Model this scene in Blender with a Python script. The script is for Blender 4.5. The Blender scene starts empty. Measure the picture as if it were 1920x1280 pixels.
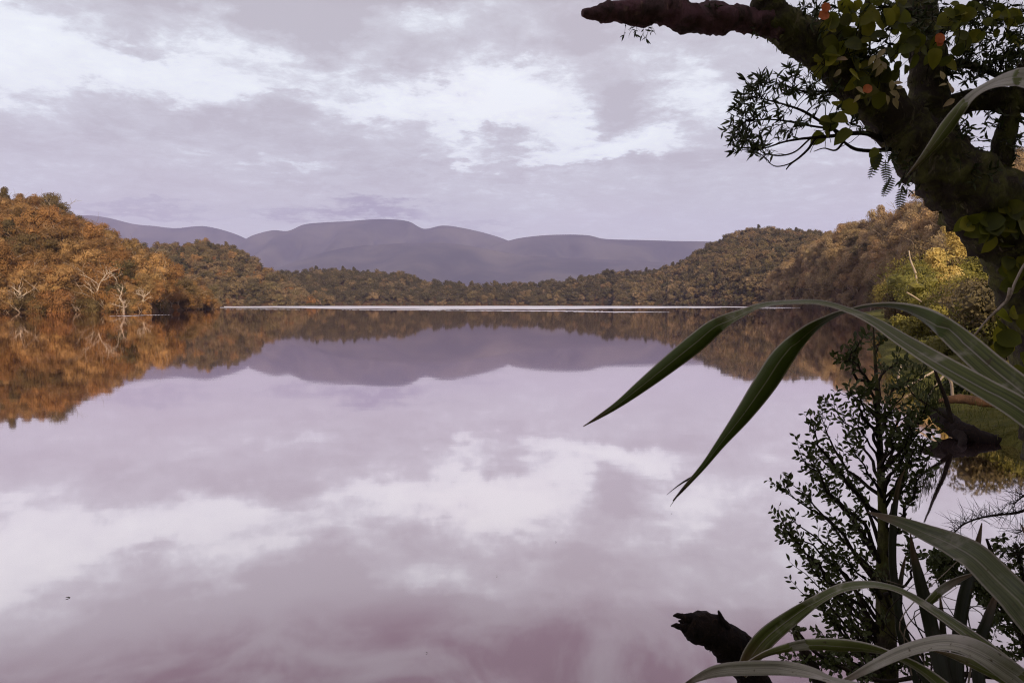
import bpy, math, random
import numpy as np
from mathutils import Vector

rnd = random.Random(7)
SC = bpy.context.scene
COL = SC.collection
R = math.radians

# ------------------------------------------------------------------ camera
CAM_Z, FPX = 2.5, 1387.0
PITCH = math.atan(72.0 / FPX)
cd = bpy.data.cameras.new('camera')
cam = bpy.data.objects.new('camera', cd)
COL.objects.link(cam)
cam.location = (0, 0, CAM_Z)
cam.rotation_euler = (R(90) - PITCH, 0, 0)
cd.sensor_width = 36
cd.lens = 36 * FPX / 1920
cd.clip_start, cd.clip_end = 0.05, 60000
cd.dof.use_dof = True
cd.dof.focus_distance = 25
cd.dof.aperture_fstop = 13
SC.camera = cam

CP, SP = math.cos(PITCH), math.sin(PITCH)


def ray(px, py):
    xc, yc = (px - 960) / FPX, (640 - py) / FPX
    return Vector((xc, CP + yc * SP, -SP + yc * CP))


def at(px, py, d):
    """the point that lies d metres ahead of the photographer in this direction"""
    v = ray(px, py)
    return Vector((0, 0, CAM_Z)) + v * (d / v.y)


def on_water(px, py, z=0.0):
    v = ray(px, py)
    return Vector((0, 0, CAM_Z)) + v * ((CAM_Z - z) / -v.z)


# ------------------------------------------------------------------ sun, exposure
SUN = Vector((0.22, -0.87, 0.42)).normalized()
sl = bpy.data.lights.new('sun', 'SUN')
sl.energy = 5.0
sl.angle = R(4)
sl.color = (1.0, 0.80, 0.58)
sun = bpy.data.objects.new('sun', sl)
COL.objects.link(sun)
sun.rotation_euler = (-SUN).to_track_quat('-Z', 'Y').to_euler()
sun.location = (60, -60, 60)
SC.view_settings.view_transform = 'Standard'
SC.view_settings.look = 'None'
SC.view_settings.exposure = 0.0
SC.view_settings.gamma = 1.0
SC.view_settings.use_curve_mapping = False
try:
    SC.cycles.use_denoising = True
    SC.cycles.denoiser = 'OPENIMAGEDENOISE'
    SC.cycles.denoising_input_passes = 'RGB_ALBEDO_NORMAL'
    SC.cycles.denoising_prefilter = 'NONE'
    SC.cycles.use_adaptive_sampling = False
    SC.cycles.max_bounces = 8
    SC.cycles.transparent_max_bounces = 8
    SC.cycles.volume_bounces = 1
    SC.cycles.filter_width = 1.1
    SC.cycles.use_light_tree = False
    SC.cycles.sample_clamp_indirect = 6
except Exception:
    pass


# ------------------------------------------------------------------ node helpers
class NT:
    def __init__(self, tree):
        self.t = tree
        tree.nodes.clear()

    def n(self, typ, **kw):
        nd = self.t.nodes.new(typ)
        for k, v in kw.items():
            setattr(nd, k, v)
        return nd

    def put(self, sock, v):
        if isinstance(v, bpy.types.NodeSocket):
            self.t.links.new(v, sock)
        elif v is not None:
            sock.default_value = v

    def math(self, op, a, b=None, c=None, clamp=False):
        nd = self.n('ShaderNodeMath', operation=op, use_clamp=clamp)
        self.put(nd.inputs[0], a)
        if b is not None: self.put(nd.inputs[1], b)
        if c is not None: self.put(nd.inputs[2], c)
        return nd.outputs[0]

    def vec(self, op, a, b=None):
        nd = self.n('ShaderNodeVectorMath', operation=op)
        self.put(nd.inputs[0], a)
        if b is not None: self.put(nd.inputs[1], b)
        return nd.outputs['Value'] if op in ('LENGTH', 'DOT_PRODUCT') else nd.outputs[0]

    def smooth(self, v, a, b, lo=0.0, hi=1.0):
        nd = self.n('ShaderNodeMapRange', interpolation_type='SMOOTHSTEP')
        self.put(nd.inputs[0], v)
        for i, x in enumerate((a, b, lo, hi)): self.put(nd.inputs[1 + i], x)
        return nd.outputs[0]

    def noise(self, co, scale, detail=4.0, rough=0.55, dist=0.0, color=False):
        nd = self.n('ShaderNodeTexNoise')
        self.put(nd.inputs['Vector'], co)
        nd.inputs['Scale'].default_value = scale
        nd.inputs['Detail'].default_value = detail
        nd.inputs['Roughness'].default_value = rough
        nd.inputs['Distortion'].default_value = dist
        return nd.outputs['Color' if color else 'Fac']

    def ramp(self, v, stops, interp='LINEAR'):
        nd = self.n('ShaderNodeValToRGB')
        cr = nd.color_ramp
        cr.interpolation = interp
        while len(cr.elements) < len(stops): cr.elements.new(0.5)
        for e, (p, c) in zip(cr.elements, stops):
            e.position = p
            e.color = (*c, 1)
        self.put(nd.inputs[0], v)
        return nd.outputs[0]

    def mix(self, f, a, b, blend='MIX'):
        nd = self.n('ShaderNodeMix', data_type='RGBA', blend_type=blend)
        self.put(nd.inputs[0], f)
        for s, v in ((nd.inputs[6], a), (nd.inputs[7], b)):
            self.put(s, (*v, 1) if isinstance(v, tuple) and len(v) == 3 else v)
        return nd.outputs[2]


# ------------------------------------------------------------------ sky: Nishita behind a broken cloud deck
# (direction seen in the photograph, radius in photo pixels, how much lighter (+) or darker (-) the deck is there)
CLOUDS = [
    (40, 50, 250, 115, .62), (-200, 40, 260, 140, .5), (440, 70, 120, 62, .45), (280, 150, 140, 34, .32), (420, 165, 120, 34, .32),
    (560, 140, 110, 40, .34), (520, 185, 60, 18, -.2), (350, 135, 50, 16, -.2), (205, 120, 60, 16, -.18), (610, 160, 40, 20, -.2), (330, 105, 60, 35, .2), (670, 175, 110, 36, .35), (800, 205, 180, 52, .62), (930, 195, 150, 80, .62), (1010, 225, 120, 62, .62),
    (1110, 255, 150, 34, .55), (1215, 275, 100, 24, .58), (1060, 292, 130, 20, .45), (870, 268, 60, 40, .35), (1180, 130, 130, 40, .42), (1290, 165, 80, 40, .42),
    (960, 72, 60, 42, .4), (700, 120, 60, 90, .3), (560, 300, 90, 16, .28), (790, 20, 120, 40, .22), (1340, 190, 90, 50, .2), (1500, 120, 160, 100, .2),
    (70, 180, 230, 70, -.30), (330, 215, 260, 50, -.14), (560, 215, 190, 60, -.16), (260, 55, 120, 34, -.42), (330, 75, 70, 28, -.3), (620, 45, 130, 55, -.38), (500, 10, 160, 30, -.25),
    (760, 160, 110, 26, -.62), (700, 170, 60, 24, -.3), (930, 115, 190, 45, -.2), (990, 85, 120, 50, -.2), (1080, 60, 200, 70, -.22), (1300, 90, 220, 70, -.18),
    (1130, 185, 110, 45, -.40), (1190, 205, 80, 38, -.3), (990, 258, 130, 30, -.72), (940, 268, 70, 26, -.35), (830, 240, 70, 26, -.45), (700, 270, 120, 60, -.16), (900, 315, 260, 14, -.30),
    (330, 318, 330, 20, -.16), (700, 343, 240, 14, -.18), (1270, 315, 170, 24, -.2), (420, 375, 260, 26, -.16), (480, 270, 220, 14, -.14), (1450, 330, 260, 50, -.04),
    (150, -95, 420, 90, -.66), (520, -110, 330, 80, -.70), (900, -75, 300, 60, -.58), (1250, -100, 400, 70, -.62), (300, -160, 900, 60, -.3), (1300, -170, 700, 60, -.3), (780, -25, 260, 36, .16), (250, -20, 200, 30, .05), (1180, -10, 220, 36, .14),
]
world = bpy.data.worlds.new('World')
SC.world = world
world.use_nodes = True
W = NT(world.node_tree)
geo = W.n('ShaderNodeTexCoord').outputs['Generated']
dirn = W.vec('NORMALIZE', geo)
sep = W.n('ShaderNodeSeparateXYZ')
W.put(sep.inputs[0], dirn)
dx, dy, dz = sep.outputs
az = W.math('ARCTAN2', dx, dy)
el = W.math('ARCSINE', W.math('MINIMUM', W.math('MAXIMUM', dz, -0.999), 0.999))
zz = W.math('ADD', W.math('MAXIMUM', dz, 0.0), 0.16)
cmb = W.n('ShaderNodeCombineXYZ')
W.put(cmb.inputs[0], W.math('DIVIDE', dx, zz))
W.put(cmb.inputs[1], W.math('DIVIDE', dy, zz))
plane = cmb.outputs[0]                       # where this direction meets the cloud deck
ang = W.n('ShaderNodeCombineXYZ')
W.put(ang.inputs[0], az)
W.put(ang.inputs[1], el)
# ragged edges
wob = W.vec('SUBTRACT', W.noise(plane, 1.9, 6, 0.6, color=True), (0.5, 0.5, 0.5))
wob2 = W.vec('SUBTRACT', W.noise(plane, 6.5, 5, 0.62, color=True), (0.5, 0.5, 0.5))
ang_w = W.vec('ADD', ang.outputs[0], W.vec('ADD', W.vec('MULTIPLY', wob, (0.17, 0.10, 0)), W.vec('MULTIPLY', wob2, (0.13, 0.085, 0))))
field = None
for (px, py, rx, ry, amp) in CLOUDS:
    v = ray(px, py).normalized()
    u0, v0 = math.atan2(v.x, v.y), math.asin(v.z)
    ku, kv = FPX / (rx * 1.4), FPX / (ry * 1.4)
    m = W.n('ShaderNodeVectorMath', operation='MULTIPLY_ADD')
    W.put(m.inputs[0], ang_w)
    m.inputs[1].default_value = (ku, kv, 0)
    m.inputs[2].default_value = (-u0 * ku, -v0 * kv, 0)
    s = W.smooth(W.vec('LENGTH', m.outputs[0]), 1.0, 0.3, 0.0, amp)
    field = s if field is None else W.math('ADD', field, s)
n1 = W.noise(plane, 2.3, 8, 0.58, 0.3)
n2 = W.noise(plane, 7.0, 8, 0.64, 0.4)
puff = W.math('ADD', W.math('MULTIPLY', W.math('SUBTRACT', n1, 0.5), 1.05), W.math('MULTIPLY', W.math('SUBTRACT', n2, 0.5), 0.6))
low = W.smooth(el, R(3), R(13))              # the deck is smooth towards the horizon
bil = W.math('ABSOLUTE', W.math('SUBTRACT', W.noise(plane, 4.2, 7, 0.6, 0.5), 0.5))
bil2 = W.math('ABSOLUTE', W.math('SUBTRACT', W.noise(plane, 11.0, 6, 0.62, 0.6), 0.5))
puff = W.math('ADD', puff, W.math('ADD', W.math('MULTIPLY', W.math('SUBTRACT', bil, 0.09), 1.3), W.math('MULTIPLY', W.math('SUBTRACT', bil2, 0.09), 0.8)))
puff = W.math('MULTIPLY', puff, W.math('ADD', W.math('MULTIPLY', low, 0.8), 0.2))
F = W.math('ADD', W.math('ADD', W.math('MULTIPLY', field, 0.72), 0.36), W.math('MULTIPLY', puff, 1.0))
F = W.math('ADD', W.math('MULTIPLY', F, 0.55), W.math('MULTIPLY', W.smooth(F, 0.30, 0.72, 0.08, 0.86), 0.45))
F = W.math('MAXIMUM', W.math('MINIMUM', F, 1.0), 0.0)
cloud = W.ramp(F, [(0.0, (.56, .54, .58)), (0.18, (.66, .66, .71)), (0.36, (.755, .775, .83)), (0.52, (.81, .845, .90)), (0.72, (.93, .975, 1.02)), (1.0, (1.03, 1.09, 1.11))])
# pinkish and bluish drifts in the deck
hue = W.noise(plane, 0.8, 3, 0.5)
cloud = W.mix(W.smooth(hue, 0.42, 0.68, 0.0, 0.55), cloud, (1.0, 0.955, 0.965), 'MULTIPLY')
high = W.math('MULTIPLY', W.smooth(el, R(20.5), R(25)), W.math('MULTIPLY', W.smooth(F, 0.7, 0.15), W.smooth(W.noise(plane, 3.1, 7, 0.62, 0.6), 0.36, 0.62, 0.25, 1.15)))
cloud = W.mix(high, cloud, (.60, .45, .485), 'MULTIPLY')       # heavier rosy cloud overhead
capf = None
for (px, py, rx, ry, amp) in [(700, 402, 150, 20, .9), (770, 408, 70, 16, .7), (560, 407, 80, 14, .6), (250, 404, 150, 13, .5), (900, 428, 70, 12, .35), (360, 410, 90, 12, .4)]:
    v = ray(px, py).normalized()
    ku, kv = FPX / (rx * 1.4), FPX / (ry * 1.4)
    m = W.n('ShaderNodeVectorMath', operation='MULTIPLY_ADD')
    W.put(m.inputs[0], ang_w)
    m.inputs[1].default_value = (ku, kv, 0)
    m.inputs[2].default_value = (-math.atan2(v.x, v.y) * ku, -math.asin(v.z) * kv, 0)
    q = W.smooth(W.vec('LENGTH', m.outputs[0]), 1.0, 0.1, 0.0, amp)
    capf = q if capf is None else W.math('MAXIMUM', capf, q)
horizon = W.smooth(el, R(7.5), R(0.5), 0.0, 0.85)
cloud = W.mix(horizon, cloud, (.685, .65, .735))
cloud = W.mix(capf, cloud, (.36, .325, .43))             # violet cloud resting behind the summits
sky = W.n('ShaderNodeTexSky', sky_type='NISHITA')
sky.sun_disc = False
sky.sun_elevation = math.asin(SUN.z)
sky.sun_rotation = math.atan2(SUN.x, SUN.y)
cloud10 = W.mix(1.0, cloud, (10.0, 10.0, 10.0), 'MULTIPLY')
mixed = W.mix(0.95, sky.outputs[0], cloud10)
bg = W.n('ShaderNodeBackground')
W.put(bg.inputs[0], mixed)
bg.inputs[1].default_value = 0.1
wo = W.n('ShaderNodeOutputWorld')
W.put(wo.inputs[0], bg.outputs[0])
world.cycles.sampling_method = 'MANUAL'
world.cycles.sample_map_resolution = 512


# ------------------------------------------------------------------ materials
def new_mat(name):
    m = bpy.data.materials.new(name)
    m.use_nodes = True
    return m, NT(m.node_tree)


def finish(T, shader, vol=None):
    o = T.n('ShaderNodeOutputMaterial')
    if shader is not None: T.put(o.inputs['Surface'], shader)
    if vol is not None: T.put(o.inputs['Volume'], vol)


def principled(T, col, rough=0.7, spec=0.3, bump=None, bstr=0.4, bdist=0.02):
    p = T.n('ShaderNodeBsdfPrincipled')
    T.put(p.inputs['Base Color'], (*col, 1) if isinstance(col, tuple) else col)
    T.put(p.inputs['Roughness'], rough)
    p.inputs['Specular IOR Level'].default_value = spec
    if bump is not None:
        b = T.n('ShaderNodeBump')
        b.inputs['Strength'].default_value = bstr
        b.inputs['Distance'].default_value = bdist
        T.put(b.inputs['Height'], bump)
        T.put(p.inputs['Normal'], b.outputs[0])
    return p.outputs[0]


def leaf_mat(name, tones, trans=0.25, rough=0.55, spec=0.25, patch=None, tint=None):
    """tones picked per plant or leaf; finer mottling from position"""
    m, T = new_mat(name)
    oi = T.n('ShaderNodeObjectInfo')
    tones = list(tones) * (2 if len(tones) == 1 else 1)
    n = len(tones)
    c = T.ramp(oi.outputs['Random'], [(i / max(1, n - 1), t) for i, t in enumerate(tones)])
    pos = T.n('ShaderNodeNewGeometry').outputs['Position']
    mot = T.noise(pos, patch or 0.6, 3)
    c = T.mix(T.smooth(mot, 0.3, 0.7, 0.0, 0.55), c, tint or tuple(x * 0.62 for x in tones[0]))
    p = principled(T, c, rough, spec)
    tr = T.n('ShaderNodeBsdfTranslucent')
    T.put(tr.inputs[0], c)
    mx = T.n('ShaderNodeMixShader')
    mx.inputs[0].default_value = trans
    T.put(mx.inputs[1], p)
    T.put(mx.inputs[2], tr.outputs[0])
    finish(T, mx.outputs[0])
    return m


M = {}
M['rust'] = leaf_mat('rust_foliage', [(.37, .19, .062), (.24, .135, .05), (.48, .29, .11), (.14, .105, .042), (.36, .17, .05), (.07, .07, .028), (.44, .25, .085), (.28, .13, .042), (.10, .085, .032)], 0.2, patch=0.22, tint=(.085, .055, .02))
M['brown'] = leaf_mat('brown_foliage', [(.24, .165, .080), (.14, .11, .050), (.33, .235, .125), (.17, .14, .055), (.27, .175, .085), (.09, .08, .035), (.21, .145, .07)], 0.2, patch=0.2, tint=(.09, .065, .03))
M['tan'] = leaf_mat('tan_foliage', [(.46, .32, .17), (.30, .22, .11), (.54, .40, .23), (.36, .27, .12), (.48, .30, .15), (.20, .16, .07), (.42, .28, .14)], 0.3, patch=0.2, tint=(.20, .145, .07))
M['olive'] = leaf_mat('olive_foliage', [(.105, .085, .040), (.070, .064, .028), (.15, .115, .056), (.085, .072, .030)], 0.2, patch=0.1, tint=(.048, .036, .015))
M['green'] = leaf_mat('green_foliage', [(.24, .22, .045), (.30, .25, .05), (.14, .15, .035), (.36, .27, .06), (.18, .19, .04)], 0.3, patch=0.8, tint=(.09, .09, .02))
M['dark'] = leaf_mat('dark_foliage', [(.040, .055, .016), (.080, .098, .028), (.050, .060, .018)], 0.15, patch=8)
M['broad'] = leaf_mat('broad_leaf', [(.22, .24, .02), (.06, .07, .012), (.36, .33, .025), (.08, .10, .014), (.035, .042, .010), (.28, .26, .022), (.05, .06, .012), (.14, .16, .018)], 0.45, patch=20)
M['gold'] = leaf_mat('sunlit_gold_foliage', [(.70, .54, .18), (.78, .62, .24), (.60, .43, .13)], 0.35, patch=2, tint=(.22, .16, .04))  # yellow leaves with the sunlight on them put into the colour
M['orange'] = leaf_mat('orange_leaf', [(.62, .13, .03), (.70, .22, .07)], 0.4, patch=30)
M['withered'] = leaf_mat('withered_leaf', [(.42, .34, .18), (.50, .42, .16), (.38, .27, .15)], 0.3, patch=30)


def bark_mat(name, c1, c2, c3, sc=9.0, bd=0.02):
    m, T = new_mat(name)
    co = T.n('ShaderNodeTexCoord').outputs['Object']
    a = T.noise(co, sc, 8, 0.65, 0.6)
    st = T.n('ShaderNodeMapping')
    T.put(st.inputs[0], co)
    st.inputs['Scale'].default_value = (1, 1, 0.3)
    b = T.noise(st.outputs[0], sc * 3, 6, 0.7, 1.0)
    c = T.mix(T.smooth(a, 0.4, 0.65), c1, c2)
    c = T.mix(T.smooth(b, 0.55, 0.75, 0, 0.8), c, c3)
    finish(T, principled(T, c, 0.85, 0.15, T.math('ADD', a, b), 0.9, bd))
    return m


M['bark'] = bark_mat('mossy_bark', (.045, .036, .025), (.105, .108, .030), (.24, .20, .13))
M['limbbark'] = bark_mat('red_lit_bark', (.15, .075, .085), (.06, .042, .036), (.28, .18, .13))  # reddish light on the broken limb, put into the bark colour
M['twig'] = bark_mat('twig_bark', (.018, .014, .010), (.030, .022, .014), (.05, .035, .02), 30, 0.004)
M['pale'] = bark_mat('pale_bark', (.46, .38, .29), (.32, .25, .18), (.62, .55, .45), 0.8, 0.05)
M['trunk'] = bark_mat('forest_bark', (.32, .25, .18), (.18, .13, .09), (.48, .40, .31), 0.8, 0.05)
M['vine'] = bark_mat('vine_bark', (.36, .31, .24), (.18, .14, .09), (.5, .44, .36), 20, 0.004)
M['dead'] = bark_mat('rotten_wood', (.012, .009, .008), (.024, .016, .011), (.11, .062, .034), 22, 0.02)


def flax_mat(name, top, under, edge):
    m, T = new_mat(name)
    at_ = T.n('ShaderNodeAttribute', attribute_name='across')
    ac = at_.outputs['Fac']
    co = T.n('ShaderNodeTexCoord').outputs['Object']
    al = T.n('ShaderNodeAttribute', attribute_name='along').outputs['Fac']
    cv = T.n('ShaderNodeCombineXYZ')
    T.put(cv.inputs[0], T.math('MULTIPLY', ac, 13.0))
    T.put(cv.inputs[1], T.math('MULTIPLY', al, 1.5))
    fib = T.noise(cv.outputs[0], 1.6, 5, 0.6)
    blot = T.noise(co, 14, 4, 0.6)
    c = T.mix(T.smooth(fib, 0.35, 0.65), tuple(x * .62 for x in top), tuple(x * 1.5 for x in top))
    c = T.mix(T.smooth(blot, 0.52, 0.74, 0, 0.6), c, edge)
    back = T.n('ShaderNodeNewGeometry').outputs['Backfacing']
    c2 = T.mix(T.smooth(fib, 0.3, 0.7), under, tuple(x * 1.35 for x in under))
    side = T.n('ShaderNodeAttribute', attribute_name='lower').outputs['Fac']
    c = T.mix(side, c, c2)
    c = T.mix(T.smooth(T.math('ABSOLUTE', T.math('SUBTRACT', ac, 0.5)), 0.035, 0.015, 0.0, 0.5), c, edge)
    spots = T.noise(co, 70, 3, 0.5)
    c = T.mix(T.smooth(spots, 0.66, 0.72, 0, 0.8), c, (.07, .045, .02))
    c = T.mix(T.smooth(T.math('ADD', al, T.math('MULTIPLY', blot, 0.1)), 0.17, 0.07, 0.0, 0.85), c, (.13, .08, .04))
    rim_highlight = T.smooth(T.math('ABSOLUTE', T.math('SUBTRACT', ac, 0.5)), 0.41, 0.48, 0.0, 0.9)  # painted highlight: pale lit edge of the blade put into its colour
    c = T.mix(rim_highlight, c, edge)
    b = T.n('ShaderNodeBump')
    b.inputs['Strength'].default_value = 0.5
    b.inputs['Distance'].default_value = 0.002
    T.put(b.inputs['Height'], fib)
    p = T.n('ShaderNodeBsdfPrincipled')
    T.put(p.inputs['Base Color'], c)
    T.put(p.inputs['Normal'], b.outputs[0])
    p.inputs['Roughness'].default_value = 0.45
    p.inputs['Specular IOR Level'].default_value = 0.3
    tr = T.n('ShaderNodeBsdfTranslucent')
    T.put(tr.inputs[0], T.mix(0.5, c, (.16, .24, .02)))
    mx = T.n('ShaderNodeMixShader')
    mx.inputs[0].default_value = 0.3
    T.put(mx.inputs[1], p.outputs[0])
    T.put(mx.inputs[2], tr.outputs[0])
    finish(T, mx.outputs[0])
    return m


M['flax'] = flax_mat('flax_leaf', (.095, .115, .024), (.070, .10, .016), (.55, .51, .40))
M['flaxgrey'] = flax_mat('grey_flax_leaf', (.33, .325, .24), (.13, .15, .045), (.60, .57, .48))
M['flaxmid'] = flax_mat('olive_flax_leaf', (.075, .09, .03), (.06, .08, .02), (.30, .28, .20))
M['flaxdark'] = flax_mat('dark_flax_leaf', (.022, .026, .012), (.018, .022, .011), (.05, .045, .03))


def soil_mat(name, a, b, c, sc):
    m, T = new_mat(name)
    pos = T.n('ShaderNodeNewGeometry').outputs['Position']
    n1 = T.noise(pos, sc, 7, 0.6)
    n2 = T.noise(pos, sc * 7, 4, 0.6)
    col = T.mix(T.smooth(n1, 0.35, 0.65), a, b)
    col = T.mix(T.smooth(n2, 0.55, 0.75, 0, 0.7), col, c)
    finish(T, principled(T, col, 0.95, 0.1, T.math('ADD', n1, n2), 0.8, 0.3))
    return m


M['soil'] = soil_mat('forest_floor', (.05, .032, .016), (.08, .045, .022), (.025, .018, .01), 0.12)
M['bank'] = soil_mat('mossy_bank', (.085, .092, .022), (.15, .145, .036), (.030, .024, .013), 1.1)
M['far'] = soil_mat('far_forest', (.020, .022, .024), (.075, .072, .062), (.05, .046, .038), 0.0014)

m, T = new_mat('still_water')
lw = T.n('ShaderNodeLayerWeight')
pos = T.n('ShaderNodeNewGeometry').outputs['Position']
mp = T.n('ShaderNodeMapping')
T.put(mp.inputs[0], pos)
mp.inputs['Scale'].default_value = (0.35, 1.0, 1.0)
rip = T.noise(mp.outputs[0], 1.1, 3, 0.5)
b = T.n('ShaderNodeBump')
b.inputs['Strength'].default_value = 0.2
b.inputs['Distance'].default_value = 0.004
T.put(b.inputs['Height'], rip)
gl = T.n('ShaderNodeBsdfGlossy')
gl.inputs['Color'].default_value = (.96, .875, .87, 1)
gl.inputs['Roughness'].default_value = 0.03
T.put(gl.inputs['Normal'], b.outputs[0])
df = T.n('ShaderNodeBsdfDiffuse')
df.inputs[0].default_value = (.055, .024, .036, 1)
lw.inputs['Blend'].default_value = 0.5
refl = T.smooth(lw.outputs['Facing'], 0.3, 0.85, 0.40, 0.98)
mx = T.n('ShaderNodeMixShader')
T.put(mx.inputs[0], refl)
T.put(mx.inputs[1], df.outputs[0])
T.put(mx.inputs[2], gl.outputs[0])
finish(T, mx.outputs[0])
M['water'] = m

m, T = new_mat('ruffled_water')
gl = T.n('ShaderNodeBsdfGlossy')
gl.inputs['Color'].default_value = (.97, .97, .97, 1)
gl.inputs['Roughness'].default_value = 0.42
finish(T, gl.outputs[0])
M['ruffle'] = m


# ------------------------------------------------------------------ object helpers
def tag(o, label=None, cat=None, group=None, kind=None):
    for k, v in (('label', label), ('category', cat), ('group', group), ('kind', kind)):
        if v: o[k] = v
    return o


def empty(name, loc=(0, 0, 0), label=None, cat=None, group=None):
    o = bpy.data.objects.new(name, None)
    o.location = loc
    o.empty_display_size = 0.2
    COL.objects.link(o)
    return tag(o, label, cat, group)


def link(name, mesh, parent=None, label=None):
    o = bpy.data.objects.new(name, mesh)
    COL.objects.link(o)
    if parent is not None:
        o.parent = parent
        if parent.type == 'EMPTY':
            o.location = -parent.location     # geometry is written in world metres
    if label: o['label'] = label
    return o


class MB:
    """collects vertices and faces of one mesh"""

    def __init__(self):
        self.v, self.f, self.m = [], [], []

    def add(self, vs, fs, mi=0):
        k = len(self.v)
        self.v.extend(tuple(p) for p in vs)
        self.f.extend(tuple(i + k for i in f) for f in fs)
        self.m.extend([mi] * len(fs))

    def tube(self, pts, rad, sides=8, rough=0.0, seed=0, mi=0, cap=True, wave=1.0):
        pts = [Vector(p) for p in pts]
        rg = random.Random(seed)
        rings = []
        up = Vector((0.31, 0.2, 0.93))
        ph = [rg.uniform(0, 6.28) for _ in range(6)]
        for i, p in enumerate(pts):
            t = (pts[min(i + 1, len(pts) - 1)] - pts[max(i - 1, 0)]).normalized()
            a = t.cross(up)
            if a.length < 1e-3: a = t.cross(Vector((1, 0, 0)))
            a.normalize()
            bb = t.cross(a)
            up = a.cross(t)
            ring = []
            for k in range(sides):
                an = 2 * math.pi * k / sides
                q = 1.0
                if rough:
                    q += rough * (0.45 * math.sin(2 * an + ph[0] + i * 0.31 * wave) + 0.35 * math.sin(3 * an + ph[1] - i * 0.47 * wave) + 0.4 * math.sin(5 * an + ph[2] + i * 0.9 * wave)) + rough * rg.uniform(-.55, .55)
                ring.append(p + (a * math.cos(an) + bb * math.sin(an)) * rad[i] * q)
            rings.append(ring)
        vs = [q for r_ in rings for q in r_]
        fs = []
        for i in range(len(pts) - 1):
            for k in range(sides):
                k2 = (k + 1) % sides
                fs.append((i * sides + k, i * sides + k2, (i + 1) * sides + k2, (i + 1) * sides + k))
        if cap:
            fs.append(tuple(range(sides))[::-1])
            fs.append(tuple((len(pts) - 1) * sides + k for k in range(sides)))
        self.add(vs, fs, mi)

    def mesh(self, name, *mats, smooth=True):
        me = bpy.data.meshes.new(name)
        me.from_pydata([tuple(p) for p in self.v], [], self.f)
        for mt in mats: me.materials.append(mt)
        if len(mats) > 1: me.polygons.foreach_set('material_index', self.m)
        if smooth: me.polygons.foreach_set('use_smooth', [True] * len(me.polygons))
        me.update()
        return me


def spline(ctrl, per=6):
    """Catmull-Rom through tuples of any length"""
    c = [np.array(p, float) for p in ctrl]
    c = [2 * c[0] - c[1]] + c + [2 * c[-1] - c[-2]]
    out = []
    for i in range(1, len(c) - 2):
        for k in range(per):
            t = k / per
            a, b_, d, e = c[i - 1], c[i], c[i + 1], c[i + 2]
            out.append(0.5 * ((2 * b_) + (-a + d) * t + (2 * a - 5 * b_ + 4 * d - e) * t * t + (-a + 3 * b_ - 3 * d + e) * t ** 3))
    out.append(c[-2])
    return out


def px_tube(mb, ctrl, per=6, sides=8, rough=0.0, seed=0, mi=0):
    """ctrl: (px, py, metres ahead, width in px)"""
    s = spline(ctrl, per)
    pts = [at(q[0], q[1], q[2]) for q in s]
    rad = [max(0.0008, q[3] * 0.5 * q[2] / FPX) for q in s]
    mb.tube(pts, rad, sides, rough, seed, mi)
    return pts


# ------------------------------------------------------------------ water
mb = MB()
mb.add([(-9000, -900, 0), (9000, -900, 0), (9000, 11000, 0), (-9000, 11000, 0)], [(0, 1, 2, 3)])
tag(link('lake', mb.mesh('lake', M['water'])), 'calm lake mirroring the cloudy sky and hills', None, None, 'structure')


def ruffle(outline_top, outline_bot, z):
    xs_ = np.linspace(outline_top[0][0], outline_top[-1][0], 70)
    top = [(x, float(np.interp(x, [q[0] for q in outline_top], [q[1] for q in outline_top]))) for x in xs_]
    bot = [(x, float(np.interp(x, [q[0] for q in outline_bot], [q[1] for q in outline_bot]))) for x in xs_]
    rg = random.Random(int(z * 1000))
    vs = []
    for i, (a, c) in enumerate(zip(top, bot)):
        w1, w2 = rg.uniform(-.12, .12), rg.uniform(-.45, .3)
        vs.append(on_water(a[0], a[1] + w1, z))
        vs.append(on_water(c[0], max(c[1] + w2, a[1] + w1 + 0.02), z))
    mbr = MB()
    mbr.add(vs, [(2 * i, 2 * i + 1, 2 * i + 3, 2 * i + 2) for i in range(len(top) - 1)])
    tag(link('ruffled_water', mbr.mesh('ruffled_water', M['ruffle'])), 'pale streak of wind ruffled water', None, None, 'structure')


ruffle([(284, 576.2), (420, 574.2), (620, 573.6), (900, 573.4), (1150, 573.6), (1330, 574.2), (1495, 575.3)],
       [(284, 576.6), (420, 577.2), (540, 577.0), (620, 579.2), (720, 578.6), (820, 580.1), (900, 579.2), (1010, 580.0), (1150, 578.6), (1330, 576.9), (1495, 576.0)], 0.02)
ruffle([(640, 581.0), (760, 580.7), (860, 580.6)], [(640, 581.2), (760, 581.9), (860, 581.0)], 0.03)
ruffle([(800, 581.8), (900, 581.4), (1050, 582.0), (1130, 582.9)], [(800, 582.0), (900, 582.8), (1050, 583.8), (1130, 583.1)], 0.032)
ruffle([(1060, 584.4), (1160, 583.9), (1255, 584.9)], [(1060, 584.6), (1160, 585.8), (1255, 585.3)], 0.034)
ruffle([(205, 592.5), (240, 591.6), (275, 590.4), (320, 589.6)], [(205, 592.7), (240, 592.5), (275, 591.2), (320, 589.9)], 0.035)
ruffle([(420, 579.6), (500, 579.3), (585, 579.9)], [(420, 579.8), (500, 580.1), (585, 580.1)], 0.026)
ruffle([(1390, 578.2), (1450, 577.0), (1500, 576.6)], [(1390, 578.5), (1450, 578.4), (1500, 577.1)], 0.025)


# ------------------------------------------------------------------ hills
def interp(tab, x):
    tab = sorted(tab)
    xs = [t[0] for t in tab]
    return [float(np.interp(x, xs, [t[i] for t in tab])) for i in range(1, len(tab[0]))]


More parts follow.
